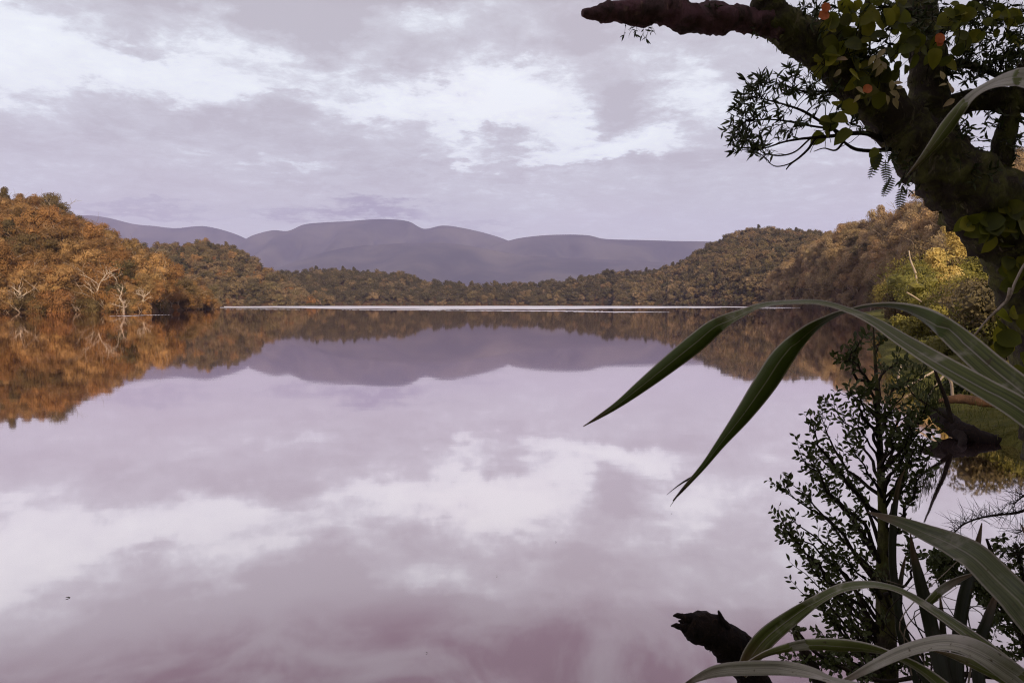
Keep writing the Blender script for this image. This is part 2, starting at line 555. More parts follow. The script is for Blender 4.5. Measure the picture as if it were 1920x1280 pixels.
class Hill:
    def __init__(self, shore, ridge, drop, prof=0.85, rough=1.0, seed=0):
        """shore: (px, metres); ridge: (px, py, metres); drop: metres the trees stand above the ground there"""
        self.shore, self.ridge, self.drop, self.prof, self.rough, self.seed = shore, ridge, drop, prof, rough, seed

    def point(self, px, t):
        (ds,) = interp(self.shore, px)
        py, dr = interp(self.ridge, px)
        s = at(px, 568, ds)
        r_ = at(px, py, dr)
        zr = max(0.3, r_.z - self.drop)
        tt = min(t, 1.0)
        if t <= 1:
            x, y = s.x + (r_.x - s.x) * t, s.y + (r_.y - s.y) * t
            z = zr * (tt ** self.prof)
        else:
            k = 1 + (t - 1)
            x, y = s.x + (r_.x - s.x) * k, s.y + (r_.y - s.y) * k
            z = zr * max(0.0, 1 - (t - 1) ** 1.3 * 1.1)
        w = self.rough * math.sin(min(1, tt) * math.pi) * (math.sin(x * 0.045 + self.seed) + math.sin(y * 0.06 + x * 0.021 + self.seed * 2)) * 0.5
        return Vector((x, y, max(z + w, 0.2 * tt)))

    def build(self, name, label, mat, step=12, nt=14):
        x0, x1 = min(s[0] for s in self.ridge), max(s[0] for s in self.ridge)
        xs = np.linspace(x0, x1, max(6, int((x1 - x0) / step)))
        ts = list(np.linspace(0, 1, nt)) + [1.15, 1.4, 1.7, 2.0]
        mbh = MB()
        vs = []
        for px in xs:
            q = self.point(px, 0)
            vs.append((q.x, q.y, -0.8))
            vs.extend(self.point(px, t) for t in ts)
        n = len(ts) + 1
        fs = [(i * n + j, (i + 1) * n + j, (i + 1) * n + j + 1, i * n + j + 1) for i in range(len(xs) - 1) for j in range(n - 1)]
        mbh.add(vs, fs)
        return tag(link(name, mbh.mesh(name, mat)), label, None, None, 'structure')


H = {}
H['left'] = Hill([(-420, 150), (-150, 172), (0, 192), (150, 200), (285, 206), (300, 222), (345, 262), (412, 312)],
                 [(-420, 350, 330), (-220, 340, 340), (-90, 352, 340), (0, 364, 335), (35, 360, 330), (70, 368, 325), (110, 386, 315), (150, 406, 305), (190, 430, 295), (240, 460, 288), (280, 484, 290), (310, 506, 300), (345, 534, 310), (380, 556, 320), (412, 568, 325)], 7.8, 0.8, 2.5, 1)
H['spur'] = Hill([(200, 400), (300, 415), (420, 440)],
                 [(200, 470, 480), (250, 466, 490), (300, 484, 490), (345, 512, 485), (385, 542, 470), (410, 562, 460), (420, 569, 455)], 6.5, 0.9, 2, 2)
H['second'] = Hill([(180, 540), (300, 570), (450, 610), (600, 660), (640, 680)],
                   [(180, 470, 760), (270, 466, 770), (330, 460, 780), (390, 456, 780), (430, 460, 780), (480, 488, 770), (530, 520, 760), (580, 556, 750), (640, 567, 740)], 6.5, 0.85, 3, 3)
H['centre'] = Hill([(470, 760), (600, 800), (800, 840), (1000, 850), (1200, 830), (1330, 790)],
                   [(470, 545, 980), (525, 515, 1000), (560, 510, 1000), (600, 506, 1000), (650, 506, 1000), (700, 512, 1000), (740, 511, 1000), (775, 520, 990), (810, 529, 980), (850, 534, 970), (900, 536, 960), (950, 533, 960), (1000, 530, 960), (1050, 527, 960), (1090, 519, 970), (1150, 511, 980), (1200, 509, 980), (1250, 506, 990), (1330, 497, 1000)], 6.0, 0.8, 2, 4)
H['right'] = Hill([(1150, 770), (1250, 740), (1350, 640), (1500, 520), (1600, 430), (1700, 380), (1800, 330)],
                  [(1150, 528, 900), (1200, 518, 940), (1240, 507, 960), (1280, 492, 980), (1310, 471, 1000), (1350, 449, 1010), (1390, 434, 1010), (1420, 428, 1000), (1460, 430, 960), (1500, 434, 920), (1548, 442, 860), (1650, 436, 800), (1800, 430, 720)], 6.5, 0.75, 4, 5)
H['slope'] = Hill([(1440, 470), (1500, 410), (1560, 330), (1650, 236), (1750, 172), (1900, 120), (2080, 96)],
                  [(1440, 528, 540), (1480, 490, 520), (1520, 456, 490), (1548, 446, 470), (1580, 428, 440), (1630, 418, 400), (1660, 418, 380), (1690, 402, 350), (1730, 384, 320), (1800, 350, 290), (1900, 315, 260), (2080, 275, 230)], 6.5, 0.72, 3, 6)
H['left'].build('hill', 'steep forested hillside at the left edge of the lake', M['soil'])
H['spur'].build('hill', 'small forested spur behind the left hillside', M['soil'])
H['second'].build('hill', 'round topped forested hill beyond the left hillside', M['soil'])
H['centre'].build('hill', 'low forested rise along the far shore', M['soil'])
H['right'].build('hill', 'broad forested hill on the right of the far shore', M['soil'])
H['slope'].build('hill', 'near forested slope behind the big leaning tree', M['soil'])


def mountain(name, label, ridge, d, depth, seed):
    rg = np.random.RandomState(seed)
    sp = spline(ridge, 6)
    ns = 16
    vs = []
    ph = rg.uniform(0, 6.28, 8)
    for i, q in enumerate(sp):
        top = at(q[0], q[1], d)
        for j in range(ns):
            t = j / (ns - 1)
            u = i * 0.33
            sprf = math.sin(u * .9 + ph[0] + t * 2.2) + 0.5 * math.sin(u * 1.9 + ph[1] - t * 3.5)
            y = d - depth * t + depth * 0.22 * sprf * math.sin(t * math.pi)
            x = top.x * (y / d) ** 0.15
            z = top.z * (1 - t) ** 1.15 + top.z * 0.12 * sprf * math.sin(t * math.pi) - (2 if j == ns - 1 else 0)
            vs.append((x, y, z))
        for t in (0.3, 1.0):
            vs.append((top.x, d + depth * t * 0.6, top.z * (1 - t) - 2))
    n = ns + 2
    order = [ns + 1, ns] + list(range(ns))
    fs = [(i * n + order[j], i * n + order[j + 1], (i + 1) * n + order[j + 1], (i + 1) * n + order[j]) for i in range(len(sp) - 1) for j in range(n - 1)]
    mbm = MB()
    mbm.add(vs, fs)
    tag(link(name, mbm.mesh(name, M['far'])), label, None, None, 'structure')


mountain('mountain', 'distant bluish mountain at the left with cloud on it', [(-260, 440), (-100, 436), (60, 424), (120, 410), (160, 404), (200, 408), (250, 420), (290, 424), (330, 428), (380, 424), (430, 435), (470, 452), (520, 480), (600, 540)], 9800, 2600, 3)
mountain('mountain', 'highest distant purple mountain in the middle', [(300, 540), (380, 500), (440, 463), (470, 443), (510, 432), (540, 433), (570, 421), (610, 417), (650, 415), (690, 412), (725, 411), (765, 415), (795, 429), (830, 423), (870, 428), (920, 440), (960, 454), (1020, 480), (1100, 530)], 9000, 2600, 5)
mountain('mountain', 'long flat topped purple mountain right of the highest', [(820, 520), (900, 472), (955, 451), (1000, 443), (1050, 440), (1100, 441), (1135, 448), (1200, 450), (1270, 452), (1330, 453), (1420, 458), (1550, 466), (1700, 470), (1900, 478), (2100, 500)], 8300, 2200, 8)
mountain('mountain', 'lower purple foothill in front of the mountains', [(380, 560), (480, 520), (560, 488), (640, 466), (720, 458), (800, 455), (860, 458), (920, 468), (1000, 480), (1120, 486), (1240, 492), (1400, 500), (1600, 540)], 7000, 2000, 11)


# ------------------------------------------------------------------ haze
hz, T = new_mat('haze')
pv = T.n('ShaderNodeVolumePrincipled')
pv.inputs['Color'].default_value = (.60, .615, 1.0, 1)
pv.inputs['Density'].default_value = 6.5e-5
finish(T, None, pv.outputs[0])
mb = MB()
hx, y0, y1, ht = 9050, -950, 11800, 1330
c8 = [(x, y, z) for z in (-3, ht) for y in (y0, y1) for x in (-hx, hx)]
mb.add(c8, [(0, 2, 3, 1), (4, 5, 7, 6), (0, 1, 5, 4), (2, 6, 7, 3), (0, 4, 6, 2), (1, 3, 7, 5)])
tag(link('haze', mb.mesh('haze', hz, smooth=False)), 'thin lilac haze over the lake and mountains', None, None, 'stuff')


# ------------------------------------------------------------------ near bank
SHORE = [(-60, -6), (-25, -1.5), (-6, 0.6), (0, 2.2), (2, 3.0), (3.0, 4.0), (4.1, 5.2), (6.2, 8), (8.0, 10.4), (8.75, 12.1), (8.65, 13.2), (8.75, 14.4), (9.0, 15.4), (9.9, 17.2), (13.5, 26), (21, 42), (34, 68), (60, 125), (95, 200)]
OFFS = [(-0.8, -0.5), (-0.05, -0.06), (0.04, 0.10), (0.25, 0.20), (0.6, 0.26), (1.2, 0.36), (2.2, 0.55), (4, 0.8), (8, 1.1), (16, 2.2), (30, 5), (60, 14), (110, 34)]
INL = Vector((0.80, -0.60, 0))


def shore_at(u):
    s = SHORE_F[max(0, min(len(SHORE_F) - 1, int(u)))]
    return s


SHORE_F = []
for i in range(len(SHORE) - 1):
    a, c = Vector((*SHORE[i], 0)), Vector((*SHORE[i + 1], 0))
    L = (c - a).length
    near = min(a.length, c.length)
    n = max(2, int(L / (0.12 if near < 20 else 2.0)))
    for k in range(n):
        q = a.lerp(c, k / n)
        amp = 0.10 if near < 20 else 0.8
        q += Vector((rnd.uniform(-1, 1), rnd.uniform(-1, 1), 0)) * amp * 0.5
        SHORE_F.append(q)


def bank_point(q, off, zz_):
    p = q + INL * off
    w = math.sin(p.x * 1.7 + 2) * math.sin(p.y * 1.3) * 0.10 * min(1, max(0, off)) + math.sin(p.x * 4.1) * math.sin(p.y * 4.7 + 1) * 0.05 * min(1, max(0, off * 2))
    return Vector((p.x, p.y, zz_ + w))


mb = MB()
vs = [bank_point(q, o, z) for q in SHORE_F for (o, z) in OFFS]
n = len(OFFS)
mb.add(vs, [(i * n + j, i * n + j + 1, (i + 1) * n + j + 1, (i + 1) * n + j) for i in range(len(SHORE_F) - 1) for j in range(n - 1)])
tag(link('bank', mb.mesh('bank', M['bank'])), 'mossy lake bank on the right', None, None, 'structure')


# ------------------------------------------------------------------ forest trees
def kite_cloud(cent, nrm, ln, wd, rs):
    """one leaf-clump face per centre"""
    N = len(cent)
    r_ = rs.normal(size=(N, 3))
    tn = np.cross(nrm, r_)
    tn /= np.linalg.norm(tn, axis=1)[:, None] + 1e-9
    bn = np.cross(nrm, tn)
    ln, wd = ln[:, None], wd[:, None]
    bend = nrm * ln * rs.uniform(-.3, .1, N)[:, None]
    v = np.stack([cent - tn * ln * .5, cent + bn * wd * .5 + bend * .2, cent + tn * ln * .5 + bend, cent - bn * wd * .5 + bend * .2], 1).reshape(-1, 3)
    f = np.arange(4 * N).reshape(N, 4)
    return v, f


ICO_V = None


def ico():
    t = (1 + 5 ** .5) / 2
    v = np.array([(-1, t, 0), (1, t, 0), (-1, -t, 0), (1, -t, 0), (0, -1, t), (0, 1, t), (0, -1, -t), (0, 1, -t), (t, 0, -1), (t, 0, 1), (-t, 0, -1), (-t, 0, 1)], float)
    v /= np.linalg.norm(v[0])
    f = [(0, 11, 5), (0, 5, 1), (0, 1, 7), (0, 7, 10), (0, 10, 11), (1, 5, 9), (5, 11, 4), (11, 10, 2), (10, 7, 6), (7, 1, 8), (3, 9, 4), (3, 4, 2), (3, 2, 6), (3, 6, 8), (3, 8, 9), (4, 9, 5), (2, 4, 11), (6, 2, 10), (8, 6, 7), (9, 8, 1)]
    return v, f


IV, IF = ico()


def crown_parts(seed, nleaf, leaf, height, radius, form):
    rs = np.random.RandomState(seed)
    K = {'dome': 15, 'tall': 14, 'spread': 17, 'bush': 11}[form]
    cl = []
    for k in range(K):
        a = rs.uniform(0, 6.28)
        if form == 'tall':
            h = 0.22 + 0.74 * k / K
            rr = radius * 0.55 * (1.15 - h) * rs.uniform(.4, 1.2)
            cr = radius * rs.uniform(.30, .46) * (1.25 - 0.6 * h)
        elif form == 'spread':
            h = rs.uniform(.45, .92)
            rr = radius * math.sqrt(rs.uniform(0.05, 1)) * .85
            h -= 0.22 * (rr / radius) ** 2
            cr = radius * rs.uniform(.24, .40)
        elif form == 'bush':
            h = rs.uniform(.12, .66)
            rr = radius * math.sqrt(rs.uniform(0, 1)) * .68
            cr = radius * rs.uniform(.30, .48)
        else:
            h = rs.uniform(.30, .82)
            rr = radius * math.sqrt(rs.uniform(0, 1)) * .72 * math.sqrt(max(0.1, 1 - (h - .35) ** 2 * 2.4))
            cr = radius * rs.uniform(.28, .45)
        cl.append((rr * math.cos(a), rr * math.sin(a), h * height, cr))
    V, Fc, k0 = [], [], 0
    per = nleaf // K
    for (x, y, z, cr) in cl:
        c = np.array((x, y, z))
        core = IV * cr * rs.uniform(.42, .72, (12, 1)) * np.array((1, 1, .8)) + c
        V.append(core)
        Fc.extend(tuple(i + k0 for i in f) for f in IF)
        k0 += 12
        d = rs.normal(size=(per, 3))
        d[:, 2] += .35
        d /= np.linalg.norm(d, axis=1)[:, None]
        p = c + d * cr * rs.uniform(.72, 1.15, (per, 1)) * np.array((1, 1, .85))
        nn = d + rs.normal(size=(per, 3)) * .5
        nn /= np.linalg.norm(nn, axis=1)[:, None]
        v, f = kite_cloud(p, nn, leaf * rs.uniform(.6, 1.5, per), leaf * rs.uniform(.35, .8, per), rs)
        V.append(v)
        Fc.extend(tuple(i) for i in (f + k0))
        k0 += len(v)
    return np.concatenate(V), Fc


def limbs(mb_, base, dirv, length, rad, depth, rg, sides=6, gnarl=0.35, mi=0, splits=(2, 3)):
    pts, rads = [Vector(base)], [rad]
    d = Vector(dirv).normalized()
    n = 5
    for i in range(n):
        d = (d + Vector((rg.uniform(-1, 1), rg.uniform(-1, 1), rg.uniform(-.6, .8))) * gnarl).normalized()
        pts.append(pts[-1] + d * length / n)
        rads.append(rad * (1 - 0.55 * (i + 1) / n))
    mb_.tube(pts, rads, sides, 0.12, rg.randint(0, 9999), mi, cap=True)
    if depth > 0:
        for _ in range(rg.randint(*splits)):
            k = rg.randint(2, n)
            dd = (d + Vector((rg.uniform(-1, 1), rg.uniform(-1, 1), rg.uniform(-.5, .7))) * 0.95).normalized()
            limbs(mb_, pts[k], dd, length * rg.uniform(.5, .8), rads[k] * .72, depth - 1, rg, max(4, sides - 1), gnarl, mi, splits)


FORMS = ['dome', 'spread', 'tall', 'dome', 'bush', 'spread']
TONES = ['rust', 'brown', 'olive', 'tan']
trees = {}                                   # (tone, quality, k) -> (crown mesh, trunk mesh)
trunk_meshes = []
for k in range(6):
    rg = random.Random(40 + k)
    tb = MB()
    limbs(tb, (0, 0, -1.2), (rg.uniform(-.1, .1), rg.uniform(-.1, .1), 1), 6.4, 0.24, 2, rg)
    trunk_meshes.append(tb.mesh('trunk', M['trunk']))
for q, (nl, ls) in enumerate([(4600, 0.30), (1000, 0.62)]):
    for k in range(6):
        cv, cf = crown_parts(100 + k + 10 * q, nl, ls, 9.0 if FORMS[k] != 'bush' else 6.5, 4.3 if FORMS[k] != 'tall' else 3.5, FORMS[k])
        base = bpy.data.meshes.new('crown')
        base.from_pydata(cv.tolist(), [], cf)
        for tn in TONES:
            me = base.copy()
            me.materials.append(M[tn])
            trees[(tn, q, k)] = me
# joined sources for the far mass (never linked into the scene themselves)
src = bpy.data.collections.new('forest_sources')
order = {}
for ti, tn in enumerate(TONES):
    for q in range(2):
        for k in range(6):
            cme, tme = trees[(tn, q, k)], trunk_meshes[k]
            cv = np.empty(len(cme.vertices) * 3); cme.vertices.foreach_get('co', cv)
            me = bpy.data.meshes.new('far_tree')
            vs = [tuple(x) for x in cv.reshape(-1, 3)]
            fs = [tuple(p.vertices) for p in cme.polygons]
            mi = [0] * len(fs)
            if q == 0:
                k0 = len(vs)
                vs += [tuple(v.co) for v in tme.vertices]
                f2 = [tuple(i + k0 for i in p.vertices) for p in tme.polygons]
                fs += f2
                mi += [1] * len(f2)
            me.from_pydata(vs, [], fs)
            me.materials.append(M[tn]); me.materials.append(M['trunk'])
            me.polygons.foreach_set('material_index', mi)
            idx = len(order)
            o = bpy.data.objects.new('far_tree_%03d' % idx, me)
            src.objects.link(o)
            order[(tn, q, k)] = idx


def project(p):
    v = Vector(p) - Vector((0, 0, CAM_Z))
    zc = v.y * CP - v.z * SP
    if zc < 0.1: return None
    return 960 + FPX * v.x / zc, 640 - FPX * (v.y * SP + v.z * CP) / zc, zc


cands = []                                    # (apparent size, place, scale, rot, tone, form, hill)
PLAN = [('left', 4.7, -420, 410, [('rust', 1.0)], 1.08), ('spur', 6.2, 205, 415, [('rust', .55), ('brown', .45)], 1.1), ('second', 6.6, 190, 620, [('brown', .62), ('rust', .16), ('olive', .22)], 1.1),
        ('centre', 7.2, 480, 1320, [('olive', .8), ('brown', .2)], 1.1), ('right', 6.6, 1160, 1780, [('brown', .6), ('olive', .4)], 1.08), ('slope', 5.4, 1450, 2060, [('tan', .85), ('brown', .15)], 1.1)]
for hname, spacing, xa, xb, tones, sc in PLAN:
    h = H[hname]
    rg = random.Random(hash(hname) % 1000 if False else sum(map(ord, hname)))
    px = xa
    while px < xb:
        p0, p1 = h.point(px, 0), h.point(px, 1)
        depth = (p1 - p0).length
        dm = (p0.y + p1.y) / 2
        nrow = max(2, int(depth / spacing))
        for j in range(nrow + 2):
            t = (j + rg.uniform(-.45, .45)) / nrow
            if t < 0: t = rg.uniform(0, 0.01)
            if t > 1.12: continue
            p = h.point(px + rg.uniform(-.5, .5) * spacing / dm * FPX, t)
            s = sc * rg.choice([.5, .62, .75, .85, .95, 1.0, 1.15, 1.4]) * rg.uniform(.9, 1.1)
            form = rg.choice([0, 0, 1, 2, 3, 3, 4, 5])
            if t < 0.05: form = rg.choice([4, 4, 0]); s *= .85; p.z -= 1.0 * s
            u = rg.random()
            acc = 0
            for tn, w in tones:
                acc += w
                if u <= acc: break
            p.z -= 0.8 * s
            pr = project(p + Vector((0, 0, 5 * s)))
            vis = pr is not None and 5 < pr[0] < 1915 and not (hname == 'slope' and pr[0] > 1790) and t < 1.03
            size = (9 * s * FPX / pr[2]) if vis else 0
            cands.append((size, p, s, rg.uniform(0, 6.28), tn, form, hname, t))
        px += spacing / dm * FPX
# unseen wood behind the photographer, added to shade the foreground
rg = random.Random(91)
behind = []
for i in range(36):
    q = SHORE_F[0].lerp(Vector((3, 4, 0)), rg.random())
    off = rg.uniform(5, 60)
    p = Vector((rg.uniform(-45, 34), rg.uniform(-50, -14), 0))
    if p.x > 10 and p.y > -12: continue
    p.z = 0.6 + max(0, -p.y - 3) * 0.42
    behind.append((p, rg.uniform(.9, 1.5), rg.uniform(0, 6.28), rg.randint(0, 5)))
cands.sort(key=lambda c: -c[0])
N_IND = 290
single = cands[:N_IND]
rest = cands[N_IND:]
SHAPE = {'dome': 'round crowned', 'spread': 'wide spreading', 'tall': 'tall narrow', 'bush': 'low bushy'}
HUE = {'left': 'rusty orange', 'spur': 'russet', 'second': 'brown', 'centre': 'dark olive', 'right': 'brown', 'slope': 'dull brown'}
WHERE = {'left': 'the left hillside', 'spur': 'the small spur beyond the left hillside', 'second': 'the round topped far hill', 'centre': 'the low far shore', 'right': 'the broad right hill', 'slope': 'the near slope behind the leaning trunk'}


def tree_label(hn, t, k):
    band = 'at the waterline of' if t < .06 else 'low on' if t < .35 else 'halfway up' if t < .65 else 'high on' if t < .92 else 'on the skyline of'
    lab = '%s %s tree %s %s' % (HUE[hn], SHAPE[FORMS[k]], band, WHERE[hn])
    return lab, '%s trees %s %s' % (SHAPE[FORMS[k]], band, WHERE[hn])


for (size, p, s, rz, tn, k, hname, t) in single:
    lab, grp = tree_label(hname, t, k)
    root = empty('tree', p, lab, 'tree', grp)
    root.rotation_euler = (0, 0, rz)
    root.scale = (s, s, s * (1.0 + 0.12 * math.sin(rz * 3)))
    for nm, me in (('crown', trees[(tn, 0, k)]), ('trunk', trunk_meshes[k])):
        o = bpy.data.objects.new(nm, me)
        COL.objects.link(o)
        o.parent = root

# the rest of the wood as one mass
pts, scl, rot, idx = [], [], [], []
for (size, p, s, rz, tn, k, hname, t) in rest:
    pts.append(tuple(p)); scl.append(s); rot.append(rz)
    idx.append(order[(tn, 0 if hname in ('left', 'slope', 'spur') else 1, k)])
for (p, s, rz, k) in behind:
    pts.append(tuple(p)); scl.append(s); rot.append(rz); idx.append(order[('olive', 1, k)])
me = bpy.data.meshes.new('forest')
me.from_pydata(pts, [], [])
for nm, typ, data in (('tree_scale', 'FLOAT', scl), ('tree_turn', 'FLOAT', rot), ('tree_kind', 'INT', idx)):
    a = me.attributes.new(nm, typ, 'POINT')
    a.data.foreach_set('value', data)
forest = link('forest', me)
tag(forest, 'dense mass of brown bush forest covering the hills', None, None, 'stuff')
ng = bpy.data.node_groups.new('forest', 'GeometryNodeTree')
ng.interface.new_socket('Geometry', in_out='INPUT', socket_type='NodeSocketGeometry')
ng.interface.new_socket('Geometry', in_out='OUTPUT', socket_type='NodeSocketGeometry')
gi, go = ng.nodes.new('NodeGroupInput'), ng.nodes.new('NodeGroupOutput')
ci = ng.nodes.new('GeometryNodeCollectionInfo')
ci.inputs['Collection'].default_value = src
ci.inputs['Separate Children'].default_value = True
ci.inputs['Reset Children'].default_value = True
ip = ng.nodes.new('GeometryNodeInstanceOnPoints')
ip.inputs['Pick Instance'].default_value = True


def attr(nm, typ):
    a = ng.nodes.new('GeometryNodeInputNamedAttribute')
    a.data_type = typ
    a.inputs['Name'].default_value = nm
    return a.outputs['Attribute']


cx = ng.nodes.new('ShaderNodeCombineXYZ')
ng.links.new(attr('tree_turn', 'FLOAT'), cx.inputs[2])
ng.links.new(gi.outputs[0], ip.inputs['Points'])
ng.links.new(ci.outputs[0], ip.inputs['Instance'])
ng.links.new(attr('tree_kind', 'INT'), ip.inputs['Instance Index'])
ng.links.new(cx.outputs[0], ip.inputs['Rotation'])
ng.links.new(attr('tree_scale', 'FLOAT'), ip.inputs['Scale'])
ng.links.new(ip.outputs[0], go.inputs[0])
md = forest.modifiers.new('forest', 'NODES')
md.node_group = ng


# bleached dead trees on the hillsides
def dead_tree(px, py_base, py_top, hname, t, label, seed, lean=(0, 0)):
    h = H[hname]
    p = h.point(px, t)
    d = p.y - 5.5
    b0, tp = at(px, py_base, d), at(px, py_top, d)
    L = (tp - b0).length
    rg_ = random.Random(seed)
    root = empty('dead_tree', b0, label, 'dead tree', 'bleached dead trees')
    tr = MB()
    pts_ = [b0 + Vector((0, 0, -4)), b0]
    dvec = Vector((lean[0], -0.15, 1)).normalized()
    for i in range(6):
        dvec = (dvec + Vector((rg_.uniform(-.35, .35), rg_.uniform(-.2, .2), rg_.uniform(-.1, .25)))).normalized()
        pts_.append(pts_[-1] + dvec * L * .62 / 6)
    tr.tube(pts_, [.34, .30, .27, .24, .21, .18, .15, .12], 7, .15, seed)
    link('trunk', tr.mesh('trunk', M['pale']), root)
    for k in range(7):
        bm_ = MB()
        i = rg_.randint(1, 7)
        dd = Vector((rg_.uniform(-1, 1) + lean[0], rg_.uniform(-.9, .2), rg_.uniform(.2, 1.1)))
        limbs(bm_, pts_[i], dd, L * rg_.uniform(.35, .6), .15, 2, rg_, 5, .3)
        link('branch', bm_.mesh('branch', M['pale']), root)


dead_tree(88, 418, 378, 'left', 0.83, 'bleached dead tree high on the left hillside skyline', 5)
dead_tree(112, 412, 392, 'left', 0.86, 'small bleached dead tree just right of the skyline dead tree', 15)
dead_tree(178, 566, 500, 'left', 0.10, 'tall bleached dead tree with twisted limbs above the left shore', 6, (.3, 0))
dead_tree(232, 580, 540, 'left', 0.03, 'leaning bleached dead tree at the left waterline', 7, (.6, 0))
dead_tree(252, 540, 508, 'left', 0.32, 'bleached dead limbs among rusty trees left of the toe of the hill', 8, (.3, 0))
dead_tree(36, 570, 528, 'left', 0.06, 'bleached dead tree at the far left edge of the shore', 9, (.2, 0))
dead_tree(1612, 520, 470, 'slope', 0.36, 'grey dead tree standing on the near right slope', 10, (-.3, 0))
dead_tree(1700, 520, 455, 'slope', 0.25, 'forked white dead tree lowest on the near right slope', 12, (-.25, 0))
dead_tree(1668, 470, 438, 'slope', 0.55, 'small white dead tree high on the near right slope', 13, (-.3, 0))


for i, (px, pb, pt, t, lab) in enumerate([(1640, 500, 470, .45, 'thin grey dead stem halfway up the near right slope'), (1585, 530, 500, .34, 'small grey dead tree at the left end of the near right slope'), (1722, 500, 462, .30, 'pale dead tree nearest the leaning trunk'),
                                        (1655, 545, 515, .16, 'short pale dead tree low on the near right slope'), (1560, 500, 476, .55, 'pale dead stub below the dip in the right skyline')]):
    dead_tree(px, pb, pt, 'slope', t, lab, 60 + i, (-.3, 0))
for i, (px, pb, pt, t, lab) in enumerate([(215, 560, 522, .16, 'bleached dead tree between the two tallest bleached trees of the left shore'), (80, 520, 488, .42, 'bleached dead stem in the middle of the left hillside'), (268, 566, 540, .1, 'low bleached dead limbs nearest the toe of the left hill')]):
    dead_tree(px, pb, pt, 'left', t, lab, 80 + i, (.4, 0))

# ================================================================== foreground plants
from mathutils import Matrix, noise as mnoise


def leaf_proto(name, mat, width=0.35, curl=0.12, tipw=0.0, n=4, shape='lance', teeth=0.0):
    """one folded leaf of length 1 along +Y, its face along +Z"""
    m_ = MB()
    vs, fs = [], []
    for i in range(n + 1):
        t = i / n
        if shape == 'lance':
            w = width * .5 * math.sin(math.pi * t ** 0.8) ** 0.9 if 0 < t < 1 else 0.012
        elif shape == 'round':
            w = width * .5 * math.sqrt(max(0.004, 1 - (2 * t - 1) ** 2)) * (1.18 - 0.36 * t)
        else:
            w = width * .5 * (math.sin(math.pi * min(1, t * 1.02) ** 1.25) ** 0.75 if 0 < t < 1 else 0.03)
        z = -curl * t * t
        vs += [(-w, t, z + abs(w) * .35), (0, t, z), (w, t, z + abs(w) * .35)]
    for i in range(n):
        for k in (0, 1):
            a = i * 3 + k
            fs.append((a, a + 1, a + 4, a + 3))
    m_.add(vs, fs)
    return m_.mesh(name, mat)


def leaf_matrix(pos, dirv, nrm, size):
    y = Vector(dirv).normalized()
    x = y.cross(Vector(nrm))
    if x.length < 1e-4: x = y.cross(Vector((0.3, 0.5, 0.8)))
    x.normalize()
    z = x.cross(y)
    mt = Matrix.Identity(4)
    for i in range(3):
        mt[i][0], mt[i][1], mt[i][2], mt[i][3] = x[i] * size, y[i] * size, z[i] * size, pos[i]
    return mt


class Leaves:
    """the first `cap` leaves become objects of their own under the plant, the rest one joined part"""

    def __init__(self, root, protos, cap, name='leaf', restname='foliage', rg=None):
        self.root, self.protos, self.cap, self.name, self.restname = root, protos, cap, name, restname
        self.items = []
        self.rg = rg or random.Random(3)

    def add(self, pos, dirv, nrm, size):
        self.items.append((Vector(pos), Vector(dirv), Vector(nrm), size))

    def flush(self):
        def shown(it):
            p = project(it[0])
            if p is None or not (0 < p[0] < 1920 and 0 < p[1] < 1280): return -1
            return it[3] / p[2]
        self.items.sort(key=shown, reverse=True)
        head, tail = self.items[:self.cap], self.items[self.cap:]
        for it in head:
            o = bpy.data.objects.new(self.name, self.rg.choice(self.protos))
            COL.objects.link(o)
            o.parent = self.root
            o.matrix_local = Matrix.Translation(-self.root.location) @ leaf_matrix(*it)
        if tail:
            m_ = MB()
            data = [([v.co.copy() for v in pm.vertices], [tuple(p.vertices) for p in pm.polygons]) for pm in self.protos]
            for it in tail:
                mt = leaf_matrix(*it)
                vs_, fs_ = self.rg.choice(data)
                m_.add([mt @ v for v in vs_], fs_)
            o = link(self.restname, m_.mesh(self.restname, self.protos[0].materials[0]), self.root)
            o['kind'] = 'stuff'


def bark_tube(mb_, ctrl, per=8, sides=16, rough=0.05, seed=0, lump=0.16, freq=14.0, freq2=45.0, mi=0):
    """a limb with knobbly bark: (px, py, metres, width px)"""
    k0 = len(mb_.v)
    pts_ = px_tube(mb_, ctrl, per, sides, rough, seed, mi)
    s = spline(ctrl, per)
    for i, (p, q) in enumerate(zip(pts_, s)):
        rad = q[3] * .5 * q[2] / FPX
        for k in range(sides):
            v = Vector(mb_.v[k0 + i * sides + k])
            nn = (v - p)
            f = 1 + lump * mnoise.noise(v * freq + Vector((seed, 0, 0))) + lump * .6 * mnoise.noise(v * freq2)
            mb_.v[k0 + i * sides + k] = tuple(p + nn * f)
    return pts_, s


def twig_path(a, c, rg_, sag=0.1, n=6):
    a, c = Vector(a), Vector(c)
    L = (c - a).length
    off = Vector((rg_.uniform(-1, 1), rg_.uniform(-1, 1), rg_.uniform(-.6, 1))) * L * sag
    return [a.lerp(c, i / n) + off * math.sin(math.pi * i / n) + Vector((rg_.uniform(-1, 1), rg_.uniform(-1, 1), rg_.uniform(-1, 1))) * L * 0.025 for i in range(n + 1)]


def rvec(rg_):
    v = Vector((rg_.gauss(0, 1), rg_.gauss(0, 1), rg_.gauss(0, 1)))
    return v.normalized()


# ------------------------------------------------------------------ the big leaning tree
base = at(2040, 1000, 4.6)
tree = empty('leaning_tree', base, 'big dark mossy tree leaning in from the right edge over the lake', 'tree')
LIMB_PTS = []


